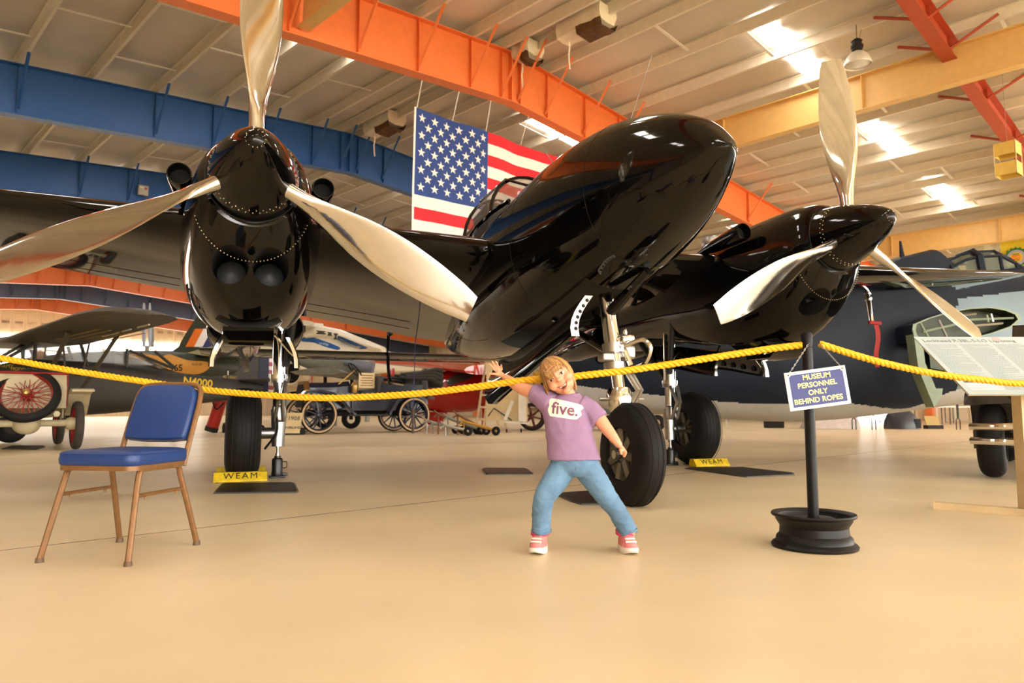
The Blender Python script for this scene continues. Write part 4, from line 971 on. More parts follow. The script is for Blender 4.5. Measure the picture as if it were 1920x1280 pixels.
gw = mat('wreath_green', sr(40, 120, 60), .8); disc(.36, .30, .03, gw, 'emblem_wreath'); disc(.30, .20, .04, mat('emblem_grey', sr(176, 176, 196), .8), 'emblem_ring'); disc(.20, .0, .05, mat('emblem_yellow', sr(236, 200, 60), .8), 'emblem_disc')
for k, m_ in ((-2, gw), (-1, fr_), (0, mat('emblem_orange', sr(230, 130, 40), .8)), (1, fr_), (2, gw)):
    Wd(MB().box((0, 0, 0), (.30 - .05 * abs(k), .01, .03), rot=M4((eu, -nrm, ZZ)).transposed().to_3x3()).xf(M4.Translation(e0 + nrm * .06 + ZZ * .065 * k)), 'emblem_bar', m_, o, 0)
for k in range(16):
    q = 2 * math.pi * k / 16; Wd(MB().ell(e0 + nrm * .04 + eu * .36 * math.cos(q) + ZZ * .36 * math.sin(q), (.05, .03, .05), n=8, m=6), 'wreath_leaf', gw, o)
# --- pendant lamp
lp = on_t(1608, 112, 4.3); pl_ = thing('pendant_lamp', 'bell shaped metal high-bay lamp hanging near the right propeller tip', 'lamp', lp)
MB().lathe([(.285, -.13), (.29, -.12), (.275, -.05), (.23, .06), (.15, .15), (.07, .19), (.06, .2), (.05, .19), (.14, .13), (.22, .04), (.265, -.06), (.28, -.13)], 32, ax=(0, 0, 1), closed=True).build('shade', mat('satin_lamp_shade', sr(226, 216, 200), .35, .1), pl_, 60)
MB().lathe([(.26, 0), (.2, -.03), (.1, -.045), (.003, -.05)], 28, (0, 0, -.09), (0, 0, 1)).build('lens', mat('lamp_lens', sr(214, 210, 204), .3, .0), pl_)
MB().lathe([(.08, .2), (.11, .22), (.11, .26), (.13, .27), (.13, .33), (.10, .34), (.10, .42), (.12, .43), (.06, .48), (.02, .5)], 16, ax=(0, 0, 1)).build('ballast', K['dark'], pl_)
MB().tube([(0, 0, .48), (0, 0, zroof(4.3) - lp.z + .1)], .012, 6).tube([(.05, 0, .45), (.14, 0, zroof(4.3) - lp.z + .1)], .007, 6).tube([(0, 0, .49), (.05, 0, .45)], .01, 6).build('cord', K['grey'], pl_)
# --- box kite
kp = on_t(1890, 300, 8.0); kt = thing('box_kite', 'yellow two-cell box kite hanging by the red rafter', 'kite', kp, R(40))
km = mat('yellow_kite_cloth', sr(226, 192, 96), .7)
for z in (.24, -.24):
    for k in range(4):
        a = R(90 * k + 45); b = R(90 * k + 135); p, q = V((.31 * math.cos(a), .31 * math.sin(a), z)), V((.31 * math.cos(b), .31 * math.sin(b), z))
        MB().loft([[p + ZZ * .15, q + ZZ * .15], [p - ZZ * .15, q - ZZ * .15]], closed=False).build('kite_panel', km, kt, 0)
for k in range(4): a = R(90 * k + 45); MB().tube([(.31 * math.cos(a), .31 * math.sin(a), -.4), (.31 * math.cos(a), .31 * math.sin(a), .4)], .01, 6).build('spar', K['wood'], kt)
MB().tube([(0, 0, .39), (0, 0, zroof(8) - kp.z)], .004, 5).tube([(-.3, 0, .38), (0, 0, .39), (.3, 0, .38)], .006, 5).build('hanging_wire', K['steel'], kt)
# --- emergency light box
ep = on_s(268, 357, 14.66); em_ = thing('emergency_light', 'small grey exit light box on the lower blue rafter', 'light', ep)
er = M4((TD, DD, ZZ)).transposed().to_3x3()
MB().rbox((0, 0, 0), (.34, .14, .36), .02, er).build('housing', mat('pale_grey_box', sr(176, 172, 160), .5), em_)
MB().tube([(-.16, 0, .17), (-.2, .04, .3), (-.19, .06, .5)], .012, 6).build('cable', K['dgrey'], em_)
MB().rbox(er @ V((.07, -.075, .06)), (.07, .02, .07), .01, er).build('red_dot', mat('red_mark', sr(190, 50, 40), .6), em_); MB().box(er @ V((-.06, -.075, .09)), (.14, .01, .06), er).build('label_plate', K['white'], em_, 0)
# --- torn insulation along the ridge
tm = mat('torn_insulation_facing', sr(238, 228, 204), .6, var=.12, vs=3); bt = mat('brown_glass_wool', sr(96, 68, 40), .95, var=.3, vs=8)
for lab, x0, y0, x1, y1, t in (('torn white insulation hanging at the ridge above the orange rafter', 975, 88, 1005, 70, .25), ('long torn strip of insulation along the ridge at top centre', 1058, 55, 1140, 5, .3), ('torn insulation hanging at the ridge above the blue rafter', 697, 228, 745, 195, .3)):
    a, b = on_t(x0, y0, t), on_t(x1, y1, t); a.z = b.z = min(a.z, 9.45); o = thing('torn_insulation', lab, 'insulation', a, 0, 'torn ridge insulation')
    L = (b - a); n = 9; rg = []
    for i in range(n + 1):
        w = .28 + .05 * rnd.random(); hh = .17 + .06 * rnd.random(); p = L * (i / n)
        rg.append([p + TD * w * x + ZZ * (hh * z - .02) for x, z in ((-1, 1), (1, 1), (1.05, .1), (.7, -.9), (-.2, -1), (-.9, -.8), (-1.05, 0))])
    MB().loft(rg).build('facing', tm, o, 30)
    MB().loft([[v * 1.0 + ZZ * (-.12 - .05 * rnd.random()) + L * .02 for v in r[2:]] for r in rg[4:]], closed=False).build('wool', bt, o, 30)
    MB().loft([[L * .1 + TD * .1 * x + ZZ * -(.15 + .18 * k) + TD * .02 * math.sin(k * 2) for x in (0, .5)] for k in range(5)], closed=False).build('loose_strip', tm, o, 30)
# --- olive liaison airplane at the left
lo = thing('liaison_airplane', 'dark olive high-wing liaison airplane behind the chair, striped rudder at its tail', 'airplane', (-9.9, 15.6, 0))
d_, n_ = V((-.66, -.75, 0)).normalized(), V((.75, -.66, 0)).normalized(); LR = V((-9.9, 15.6, 0))
def LP(u, v, w): return LR + d_ * u + n_ * v + ZZ * w         # u to the nose, v toward the camera
olive = mat('matt_olive_fabric', sr(42, 39, 33), .55, var=.1); olive2 = mat('olive_wing_fabric', sr(74, 66, 52), .5, var=.12)
LT = [(-4.9, .05, 1.32, .98), (-4.0, .13, 1.42, .88), (-2.8, .26, 1.52, .74), (-1.6, .36, 1.62, .60), (-.6, .41, 1.72, .52), (.6, .42, 1.70, .50), (1.3, .42, 1.48, .52), (2.3, .36, 1.32, .62), (2.6, .2, 1.15, .75)]
us = [-4.9, -4.5, -4, -3.4, -2.8, -2.2, -1.6, -1.1, -.6, 0, .6, 1, 1.3, 1.8, 2.3, 2.5, 2.6]
fu = Wd(MB().loft([[LP(p.x, p.y, p.z) for p in sec(u, 0, *interp(LT, u), n=32, e=.7)] for u in us]), 'fuselage', olive, lo, 40)
Wd(MB().loft([[LP(u, q * .40 * w, z) for q in (-1, 1) for z in ((1.68, 2.05 - dz) if q < 0 else (2.05 - dz, 1.68))] for u, w, dz in ((-2.3, .6, .42), (-1.3, .9, .1), (.5, 1, .0), (1.1, .9, .35))]), 'cabin_glass', mat('smoky_cabin_glass', sr(120, 116, 104), .1, alpha=.45), lo, 0)
for u0, u1, z0, z1 in ((-2.35, -1.35, 1.62, 1.98), (-1.3, -1.3, 1.6, 2.02), (-.5, -.35, 1.6, 2.05), (.5, .5, 1.6, 2.05), (1.1, .5, 1.6, 2.05), (-1.9, -2.4, 2.0, 1.62)):
    for q in (-1, 1): Wd(MB().tube([LP(u0, q * .41, z0), LP(u1, q * .41, z1)], .035, 6), 'cabin_post', olive, lo)
for q in (1, -1):
    st = []
    for y, xl, c_, z in ((0, 1.0, 1.55, 2.08), (2.5, 1.0, 1.55, 2.16), (4.3, 1.0, 1.55, 2.23), (4.8, .93, 1.42, 2.25), (5.05, .72, 1.05, 2.26), (5.15, .45, .55, 2.265)):
        st.append([LP(xl - c_ * u, q * y, z + c_ * v) for u, v in foil(.12, .03, 9)])
    w_ = Wd(MB().loft(st), 'wing', olive2, lo, 40)
    for y0, y1 in ((2.2, 3.0), (3.2, 3.6), (3.9, 4.4)):
        Wd(MB().tube([LP(-.16, q * y0, 2.03 + .03 * y0), LP(-.16, q * y1, 2.03 + .03 * y1)], .016, 6), 'wing_slot', K['white'], lo)
    for ua, ub in ((.75, .6), (-.35, -.25)): Wd(MB().tube([LP(ua * .6, q * .38, .68), LP(ub, q * 2.7, 2.08)], .045, 8, flat=.5), 'wing_strut', olive2, lo)
    Wd(MB().tube([LP(.2, q * 1.35, 1.35), LP(.3, q * 1.4, 2.08)], .02, 6).tube([LP(-.1, q * 1.35, 1.33), LP(-.2, q * 1.4, 2.08)], .02, 6).tube([LP(.2, q * 1.35, 1.35), LP(-.1, q * 1.35, 1.33)], .02, 6), 'jury_strut', olive2, lo)
    yl = mat('yellow_letter_reflection', sr(150, 118, 40), .7)  # yellow strips paint a reflection of lettering under the wing
    if q == 1:
        for k in range(5): Wd(MB().tube([LP(.55 - .2 * k, 2.0 + .1 * k, 2.055 + .004 * k - .05), LP(.5 - .2 * k, 3.9, 2.11 - .055)], .03, 6, flat=.15), 'wing_reflection', yl, lo)
    Wd(MB().tube([LP(.9, q * .3, .6), LP(1.0, q * .95, .32)], .04, 8), 'gear_leg', olive, lo); wc = LP(1.0, q * 1.02, .30)
    Wd(MB().lathe(tyre_profile(.30, .13, .18), 28, wc, n_, closed=True), 'tyre', K['rubber'], lo, 60); Wd(MB().lathe([(.135, -.06), (.135, .06), (.03, .08), (.003, .08)], 20, wc, n_), 'wheel_hub', olive, lo)
Wd(MB().prism([(-3.3, 1.44), (-4.1, 1.55), (-4.62, 2.15), (-4.75, 2.2), (-4.75, 1.3)], .06, lambda u, v, w: LP(u, w, v)), 'tail_fin', olive, lo, 0)
fz_ = lambda u, v, w: LP(u, w, v)
Wd(MB().prism([(-4.76, 1.0), (-4.76, 2.2), (-5.05, 2.16), (-5.05, .98)], .055, fz_), 'rudder_blue', mat('navy_rudder_stripe', sr(28, 34, 62), .6), lo, 0)
rw = mat('rudder_rose_red', sr(168, 84, 100), .6)
for k in range(11): Wd(MB().prism([(-5.06, 2.12 - .105 * k), (-5.06, 2.02 - .105 * k), (-5.52 + .02 * abs(k - 5), 2.00 - .105 * k), (-5.52 + .02 * abs(k - 5), 2.10 - .105 * k)], .05, fz_), 'rudder_stripe', rw if k % 2 == 0 else fw_, lo, 0)
Wd(MB().loft([[LP(-4.2 - c_ * u, y, 1.4 + c_ * v) for u, v in foil(.08, 0, 6)] for y, c_ in ((-1.5, .6), (-1.2, .9), (0, 1.0), (1.2, .9), (1.5, .6))]), 'tailplane', olive, lo, 40)
Wd(MB().tube([LP(-4.7, 0, 1.0), LP(-4.85, 0, .3)], .03, 8).lathe([(.10, -.04), (.12, 0), (.10, .04)], 16, LP(-4.9, 0, .12), n_), 'tail_wheel', K['rubber'], lo)
yi = mat('yellow_letter_paint', sr(206, 172, 40), .6)
letter(fu, lo, 'N4000', 371, 717, 20, yi, 7, bold=.5); letter(fu, lo, '42 15007', 431, 707, 7, yi, 5)
letter(fu, lo, 'ARMY', 12, 686, 10, yi, 4); letter(fu, lo, 'MODEL L-5A', 45, 693, 9, yi, 5)
# --- camouflaged jet behind it
jt = thing('camouflage_jet', 'green and tan camouflaged jet numbered 365 with a striped tail fin', 'jet', (*at(330, 760, 24).xy, 0))
JY = 24.0
def JP(px, py, dy=0.): return at(px, py, JY + dy)
dg = mat('dark_green_jet_paint', sr(50, 54, 40), .4, var=.12); tan_ = mat('tan_camouflage', sr(206, 144, 52), .5, var=.06)
rg = []
for px, yt, yb in ((40, 672, 752), (120, 662, 758), (200, 658, 752), (280, 657, 742), (350, 658, 730), (420, 660, 722), (455, 672, 712)):
    t_, b_ = JP(px, yt), JP(px, yb); c0_ = (t_ + b_) / 2; r_ = (t_.z - b_.z) / 2; rg.append([c0_ + V((0, math.cos(a) * r_ * .9, math.sin(a) * r_)) for a in (2 * math.pi * k / 28 for k in range(28))])
jf = Wd(MB().loft(rg), 'fuselage', dg, jt, 50)
paint(jf, jt, [(232, 669), (262, 661), (300, 668), (318, 664), (352, 675), (388, 678), (392, 690), (372, 701), (340, 699), (318, 693), (300, 685), (266, 672)], 'camouflage_patch', tan_, parent=jt)
paint(jf, jt, [(55, 672), (70, 658), (88, 664), (84, 690), (60, 692)], 'camouflage_patch', tan_, parent=jt)
letter(jf, jt, '365', 330, 690, 17, K['black_ink'], 0, .03, .4); letter(jf, jt, 'N10 JB', 369, 683, 6.5, K['black_ink'], 0, .03)
def plate(root, pts, Y, th, name, m_):
    q = [at(x, y, Y) for x, y in pts]; n = len(q)
    return Wd(MB().add([p - V((0, th / 2, 0)) for p in q] + [p + V((0, th / 2, 0)) for p in q], [tuple(range(n)), tuple(range(n, 2 * n))] + [(i, (i + 1) % n, n + (i + 1) % n, n + i) for i in range(n)]), name, m_, root, 0)
plate(jt, [(322, 660), (336, 650), (348, 628), (402, 545), (446, 545), (446, 662)], JY, .12, 'tail_fin', dg)
for x0, x1, m_ in ((0, 16, mat('fin_orange', sr(226, 112, 26), .5)), (16, 32, fw_), (32, 48, mat('fin_blue', sr(40, 52, 104), .5)), (48, 64, fw_)):
    plate(jt, [(348 + x0 - 0, 650), (348 + x1, 650), (366 + x1, 616), (366 + x0, 616)], JY - .075, .02, 'fin_stripe', m_)
Wd(MB().lathe([(.16, 0), (.002, .01)], 20, at(392, 600, JY - .08), (0, -1, 0)), 'round_badge', mat('badge_grey', sr(170, 170, 166), .5), jt)
plate(jt, [(362, 663), (420, 648), (440, 650), (440, 664), (390, 668)], JY - .5, .9, 'tailplane', mat('pale_olive_tailplane', sr(150, 142, 108), .5))
for px in (120, 330): Wd(MB().tube([JP(px, 730), V((JP(px, 730).x, JY, .3))], .06, 8).lathe(tyre_profile(.3, .14, .16), 24, (JP(px, 730).x, JY, .3), (0, 1, 0), closed=True), 'landing_gear', K['rubber'], jt)
Wd(MB().tube([at(283, 612, 27), at(284, 650, 27)], .1, 8), 'support_mast', K['grey'], jt)
# --- grey propeller blades standing behind the wing
pb = thing('propeller', 'pale grey propeller blades standing upright above the olive wing', 'propeller', at(276, 765, 26))
for x, w in ((270, 8), (281, 7)):
    rg = []
    for i in range(9):
        y = 650 - 82 * i / 8; k = (.6, .8, 1, 1, 1, .95, .85, .7, .35)[i]; p = at(x, y, 26); rg.append([p + V((math.cos(a) * w * k * .0096, math.sin(a) * .03, 0)) for a in (2 * math.pi * q / 12 for q in range(12))])
    Wd(MB().loft(rg), 'blade', mat('pale_grey_blade', sr(186, 192, 204), .4), pb)
Wd(MB().tube([at(276, 765, 26), at(276, 648, 26)], .08, 8), 'stand', K['grey'], pb)
# --- road wheels shared by the cars
def road_wheel(root, cc, ax, Rr, w, ns, tyre_m, rim_m, band=None, name='wheel', wire=False):
    ax = V(ax).normalized(); k = bpy.data.objects.new(name, None); col.objects.link(k); k.parent = root; off = V(root.location)
    c0 = V(cc) - off; Ri = Rr * (.80 if not wire else .76)
    MB().lathe(tyre_profile(Rr, Ri, w), 40, c0, ax, closed=True).build('tyre', tyre_m, k, 60)
    if band: MB().lathe([(Rr * .84, w * .46), (Rr * .93, w * .44), (Rr * .93, w * .49), (Rr * .84, w * .51)], 40, c0, ax, closed=True).build('white_band', band, k, 60)
    MB().lathe([(Ri * .97, -w * .35), (Ri * 1.03, -w * .35), (Ri * 1.03, w * .35), (Ri * .97, w * .35), (Ri * .92, 0)], 40, c0, ax, closed=True).build('rim', rim_m, k, 40)
    MB().lathe([(Rr * .14, -w * .5), (Rr * .17, 0), (Rr * .12, w * .6), (.02, w * .65)], 18, c0, ax).build('hub', rim_m, k)
    u = ax.orthogonal().normalized(); v = ax.cross(u)
    for q in range(ns):
        a = 2 * math.pi * q / ns; d = u * math.cos(a) + v * math.sin(a)
        if wire:
            a2 = a + (.5 if q % 2 else -.5); d2 = u * math.cos(a2) + v * math.sin(a2)
            MB().tube([c0 + d2 * Rr * .15 + ax * (w * .45 if q % 4 < 2 else -w * .2), c0 + d * Ri], .006, 5).build('spoke', rim_m, k, 0)
        else: MB().tube([c0 + d * Rr * .12, c0 + d * Ri], [.032, .02], 7, flat=.8).build('spoke', rim_m, k)
    return k
# --- cream speedster with red wire wheels (rear view)
sp_ = thing('speedster_car', 'cream antique speedster seen from behind with a red wire spare wheel', 'car', (-7.2, 12.0, 0)); SK = .94
su, sv = V((-.63, .78, 0)).normalized(), V((-.78, -.63, 0)).normalized()
def SP(u, v, w): return V((-7.2, 12.0, 0)) + su * u * SK * .86 + sv * v * SK + ZZ * w * SK
crm = mat('cream_car_paint', sr(196, 184, 148), .4, var=.08); rwm = mat('red_wheel_paint', sr(150, 30, 22), .4, var=.1); grt = mat('old_grey_rubber', sr(58, 54, 48), .8, var=.15)
for u, v in ((0, 0), (2.6, 0), (0, 1.42), (2.6, 1.42)): road_wheel(sp_, SP(u, v, .42), sv * -1, .42 * SK, .13, 12, grt, rwm)
Wd(MB().tube([SP(0, -.02, .46), SP(0, 1.44, .46)], .055, 12).ell(SP(0, .74, .45), (.2, .2, .17)).lathe([(.10, -.08), (.11, 0), (.08, .06)], 18, SP(0, .1, .45), sv), 'rear_axle', crm, sp_)
Wd(MB().tube([SP(2.6, 0, .42), SP(2.6, 1.42, .42)], .04, 10), 'front_axle', crm, sp_)
for v in (.35, 1.07): Wd(MB().tube([SP(-.4, v, .62), SP(2.9, v, .55)], .05, 6), 'chassis_rail', crm, sp_)
bd = Wd(MB().loft([[SP(u, .71 + q * w, z) for q, z in ((-1, zb), (1, zb), (1, zt), (-1, zt))] for u, w, zb, zt in ((-.10, .52, .72, 1.30), (.3, .55, .66, 1.34), (1.1, .5, .62, 1.2), (1.9, .42, .6, 1.1), (2.7, .36, .6, 1.02))]), 'body', crm, sp_, 30)
Wd(MB().tube([SP(-.12, .19, 1.31), SP(-.12, 1.23, 1.31)], .02, 6).tube([SP(-.12, .19, 1.31), SP(-.05, .17, .75)], .012, 6), 'red_trim', rwm, sp_)
Wd(MB().prism([(-.45, 1.02), (-.30, 1.03), (-.02, .98), (.35, .62), (.42, .60), (.42, .66), (.05, 1.04), (-.28, 1.08), (-.45, 1.06)], .34, lambda u, v, w: SP(u * 1.0, -.02 + w, v * .98)), 'fender', crm, sp_, 0)
Wd(MB().prism([(.05, .95), (.38, .60), (.30, .52), (-.02, .55)], .02, lambda u, v, w: SP(u, .22 + w, v)), 'fender_valance', crm, sp_, 0)
brass_ = mat('brass', (.42, .27, .09), .3, 1.); kk = at(50, 741, 11.4); ax_ = (V((0, 0, CAMH)) - kk + V((.3, 0, .9 * 3))).normalized()
ax_ = V((.42, -.78, .46)).normalized()
road_wheel(sp_, kk, ax_, .47, .15, 44, K['rubber'], rwm, wire=True, name='spare_wheel')
Wd(MB().tube([kk + V((.02, .08, 0)), SP(-.1, .71, .85)], .05, 8), 'spare_carrier', K['wood'], sp_); Wd(MB().lathe([(.05, 0), (.05, .06), (.02, .08), (.003, .08)], 14, kk + ax_ * .08, ax_), 'hub_cap', brass_, sp_)
# --- dark blue touring car
tc = thing('touring_car', 'dark blue antique open touring car with white-banded tyres beneath the tailplane', 'car', (*at(597, 811, 19).xy, 0))
tr, tv = V((.84, .54, 0)).normalized(), V((.54, -.84, 0)).normalized(); TO = V(tc.location)
def TP(u, v, w): return TO + tr * u + tv * v + ZZ * w * 1.09
nb = mat('midnight_blue_coach_paint', sr(20, 24, 44), .25, var=.1, coat=.3); brass = mat('brass', (.42, .27, .09), .3, 1.); lea = mat('black_leather', (.02, .018, .016), .5, var=.2, bump=.2, bs=20); band = mat('cream_tyre_band', sr(206, 178, 140), .6)
for u, v in ((0, 0), (2.72, 0), (0, -1.42), (2.72, -1.42)): road_wheel(tc, TP(u, v, .456), tv, .497, .12, 12, K['rubber'], nb, band)
Wd(MB().loft([[TP(u, -.71 + q * w, z) for q, z in ((-1, zb), (-1, zt - .12), (-.6, zt), (.6, zt), (1, zt - .12), (1, zb))] for u, w, zb, zt in ((-.15, .33, .62, 1.24), (.55, .36, .62, 1.26), (.95, .45, .62, 1.30))]), 'hood', nb, tc, 20)
Wd(MB().prism([(-.38, .6), (-.38, 1.06), (-.24, 1.28), (.24, 1.28), (.38, 1.06), (.38, .6)], .14, lambda u, v, w: TP(-.22 + w, -.71 + u, v)), 'radiator', brass, tc, 0)
Wd(MB().prism([(-.32, .64), (-.32, 1.02), (-.2, 1.2), (.2, 1.2), (.32, 1.02), (.32, .64)], .02, lambda u, v, w: TP(-.305 + w, -.71 + u, v)), 'radiator_core', K['dark'], tc, 0)
Wd(MB().loft([[TP(u, -.71 + q * w, z) for q, z in ((-1, .56), (1, .56), (1, zt), (-1, zt))] for u, w, zt in ((.95, .55, 1.0), (1.3, .60, .92), (1.75, .62, .92), (1.8, .62, 1.28), (2.4, .64, 1.20), (3.2, .62, 1.24))]), 'body', nb, tc, 20)
Wd(MB().rbox(TP(1.75, -.71, 1.15), (.22, 1.2, .62), .05, M4((tr, tv, ZZ)).transposed().to_3x3()), 'front_seat', lea, tc); Wd(MB().rbox(TP(1.45, -.71, .98), (.5, 1.1, .2), .05, M4((tr, tv, ZZ)).transposed().to_3x3()), 'front_cushion', lea, tc)
Wd(MB().rbox(TP(3.1, -.71, 1.25), (.25, 1.25, .6), .06, M4((tr, tv, ZZ)).transposed().to_3x3()), 'rear_seat', lea, tc)
for k in range(4): Wd(MB().tube([TP(2.3 + .2 * k, -.1, 1.42 + .04 * k), TP(3.3 + .05 * k, -.1, 1.40 + .08 * k), TP(3.62, -.1, 1.25 + .12 * k)], [.03, .07, .09], 8).tube([TP(2.3 + .2 * k, -1.3, 1.42 + .04 * k), TP(3.62, -1.3, 1.25 + .12 * k)], .06, 8).tube([TP(3.62, -1.3, 1.25 + .12 * k), TP(3.62, -.1, 1.25 + .12 * k)], .09, 8), 'folded_top', lea, tc)
sw = TP(1.12, -.42, 1.58); sax = (tr * .75 + ZZ * .66).normalized()
Wd(MB().tube([sw + p for p in ring_pts(sax, .25, 28)], .018, 8, closed=True), 'steering_wheel', K['dark'], tc)
for k in range(4): Wd(MB().tube([sw, sw + ring_pts(sax, .25, 4)[k]], .014, 6), 'steering_spoke', K['dark'], tc)
Wd(MB().tube([sw, sw - sax * .62], .022, 8), 'steering_column', brass, tc)
Wd(MB().lathe([(.09, 0), (.10, .02), (.10, .2), (.05, .26), (.02, .3)], 14, TP(.95, .0, 1.0), ZZ), 'side_lamp', brass, tc)
for u0, pts in ((0, [(-.55, .80), (-.35, .98), (0, 1.02), (.35, .95), (.62, .72), (.95, .45), (1.0, .42), (1.0, .47), (.66, .78), (.38, 1.0), (0, 1.07), (-.38, 1.03), (-.58, .84)]), (2.72, [(-.75, .45), (-.5, .8), (-.3, .98), (0, 1.03), (.35, .98), (.6, .85), (.6, .9), (.36, 1.03), (0, 1.08), (-.33, 1.03), (-.55, .84), (-.78, .5)])):
    for v in (0, -1.42): Wd(MB().prism(pts, .26, lambda u, z, w, u0=u0, v=v: TP(u0 + u, v - .02 + w, z)), 'fender', nb, tc, 0)
for v in (-.02, -1.4): Wd(MB().box((0, 0, 0), (1.2, .26, .03), rot=M4((tr, tv, ZZ)).transposed().to_3x3()).xf(M4.Translation(TP(1.42, v, .45))), 'running_board', lea, tc, 0)
Wd(MB().tube([TP(-.1, -.71, .5), TP(2.8, -.71, .5)], .09, 8).tube([TP(0, 0, .45), TP(0, -1.42, .45)], .03, 8).tube([TP(2.72, 0, .45), TP(2.72, -1.42, .45)], .03, 8), 'chassis', K['dark'], tc)
MX = frame_mx(TP(1.40, -.25, 1.32), tr, ZZ + tr * .55)
sgn = thing('seat_placard', 'small cream lettered placard propped on the touring car seat', 'placard', TP(1.40, -.25, 1.12))
im_ = M4.Translation(-V(sgn.location)) @ MX
MB().box((0, 0, 0), (.46, .42, .02)).xf(im_).build('card', mat('cream_card', sr(228, 206, 158), .6), sgn, 0)
for k in range(5): MB().box((0, .14 - .07 * k, .012), (.36 - .06 * (k % 2), .022, .004)).xf(im_).build('text_line', mat('brown_print', sr(120, 92, 60), .6), sgn, 0)
sg1 = thing('floor_sign', 'slanted cream sign reading 1908 OVERLAND on the floor by the car', 'sign', (*at(551, 812, 18.6).xy, 0))
MX = frame_mx(at(550, 793, 18.6) - V(sg1.location), (1, 0, 0), (.45, .35, .8))
MB().box((0, 0, 0), (.40, .56, .025)).xf(MX).build('card', mat('cream_card', sr(228, 206, 158), .6), sg1, 0)
text_mesh('1908', .16, MX @ M4.Translation((0, .12, .016)), K['black_ink'], sg1); text_mesh('OVERLAND', .085, MX @ M4.Translation((0, -.13, .016)), K['black_ink'], sg1, bold=.002)
MB().box((0.02, .06, .06), (.42, .3, .12)).build('sign_base', K['dark'], sg1, 0)
# --- fire extinguisher on wheels
fe = thing('fire_extinguisher', 'tall red wheeled fire extinguisher leaning left of the left main wheel', 'extinguisher', (*at(400, 812, 20).xy, 0))
a, b = at(397, 803, 20), at(427, 712, 20)
Wd(MB().tube([a, a.lerp(b, .05), a.lerp(b, .9), a.lerp(b, .97), b], [.13, .165, .165, .12, .06], 24), 'cylinder', mat('extinguisher_red', sr(176, 36, 26), .35, var=.1), fe)
Wd(MB().tube([a - (b - a) * .06, a + (b - a) * .03], .175, 20), 'base_band', K['dark'], fe)
Wd(MB().tube(cr([b, b + V((-.12, -.1, .05)), a.lerp(b, .7) + V((-.24, -.12, 0)), a.lerp(b, .4) + V((.02, -.2, 0)), a.lerp(b, .45) + V((.17, -.1, .1))], 6), .02, 8), 'hose', K['rubber'], fe)
Wd(MB().tube([b, b + V((0, 0, .25))], .02, 8).rbox(b + V((.02, 0, .05)), (.14, .08, .06), .02), 'valve', K['steel'], fe)
for v in (.12,): Wd(MB().lathe(tyre_profile(.16, .08, .06), 20, at(420, 803, 20.15), (1, .2, 0), closed=True), 'trolley_wheel', K['rubber'], fe, 60)
# --- red cabin monoplane
rd = thing('cabin_monoplane', 'glossy red cabin monoplane parked behind the touring car', 'airplane', (*at(850, 765, 25).xy, 0))
RY = 25.
rp_ = K['red_paint']; RP = lambda x, y, dy=0.: at(x, y, RY + dy)
rg = []
for px, yt, yb, dy in ((745, 735, 752, 0), (780, 716, 764, 0), (815, 700, 772, -.2), (850, 692, 774, -.4), (885, 690, 772, -.6), (915, 700, 764, -.8), (940, 712, 756, -1.0), (952, 722, 748, -1.1)):
    t_, b_ = RP(px, yt, dy), RP(px, yb, dy); c0_ = (t_ + b_) / 2; r_ = (t_.z - b_.z) / 2; rg.append([c0_ + V((0, math.cos(a) * r_ * .85, math.sin(a) * r_)) for a in (2 * math.pi * k / 28 for k in range(28))])
rf = Wd(MB().loft(rg), 'fuselage', rp_, rd, 50)
paint(rf, rd, [(836, 718), (846, 705), (862, 698), (884, 696), (892, 700), (880, 710), (858, 718), (846, 722)], 'cabin_window', mat('dark_cabin_window', sr(70, 72, 66), .1), parent=rd)
paint(rf, rd, [(784, 746), (800, 742), (822, 744), (832, 748), (818, 754), (796, 755)], 'wheel_pant_flash', rp_, parent=rd, off=.05)
Wd(MB().loft([[RP(x + c_ * u * 1.0, y, dy) + V((0, c_ * .02 * u, c_ * .0185 * v)) for u, v in foil(.14, .03, 8)] for x, y, dy, c_ in ((690, 678, 3.5, 55), (740, 682, 1.5, 80), (830, 690, -1.5, 110), (870, 694, -4.0, 120))]), 'wing', mat('orange_red_wing', sr(206, 58, 32), .2, var=.06, coat=.4), rd, 40)
Wd(MB().loft([[RP(px, 772 + k * 9, -.3) + V((math.cos(a) * w, math.sin(a) * w * .45, 0)) for a in (2 * math.pi * q / 20 for q in range(20))] for k, px, w in ((0, 820, .35), (1, 818, .34), (2, 815, .3), (2.8, 815, .18))]), 'wheel_pant', rp_, rd, 50)
Wd(MB().tube([RP(908, 694, -1), V((RP(907, 785, -1).x, RY - 1, 0))], .07, 8), 'wing_support', rp_, rd)
Wd(MB().tube([RP(730, 715, -1), RP(738, 690, -1)], [.22, .03], 16), 'tail_cone', rp_, rd)
# --- white and blue amphibian
am_ = thing('amphibian_airplane', 'white amphibian airplane with blue stripes high behind the tailplane', 'airplane', (*at(640, 765, 36).xy, 0))
AY = 36.; aw = mat('amphibian_white', sr(232, 222, 200), .35, var=.04); ab = mat('amphibian_blue', sr(28, 84, 150), .35, var=.06)
AP = lambda x, y, dy=0.: at(x, y, AY + dy)
rg = []
for px, yt, yb in ((470, 640, 700), (520, 622, 705), (566, 625, 706), (580, 624, 706), (600, 622, 706), (640, 632, 704), (690, 648, 702), (740, 662, 698), (790, 672, 694)):
    t_, b_ = AP(px, yt), AP(px, yb); c0_ = (t_ + b_) / 2; r_ = (t_.z - b_.z) / 2; rg.append([c0_ + V((0, math.copysign(abs(math.cos(a)) ** .8, math.cos(a)) * r_ * .75, math.copysign(abs(math.sin(a)) ** .8, math.sin(a)) * r_)) for a in (2 * math.pi * k / 32 for k in range(32))])
af = Wd(MB().loft(rg), 'hull', aw, am_, 50)
rg = []
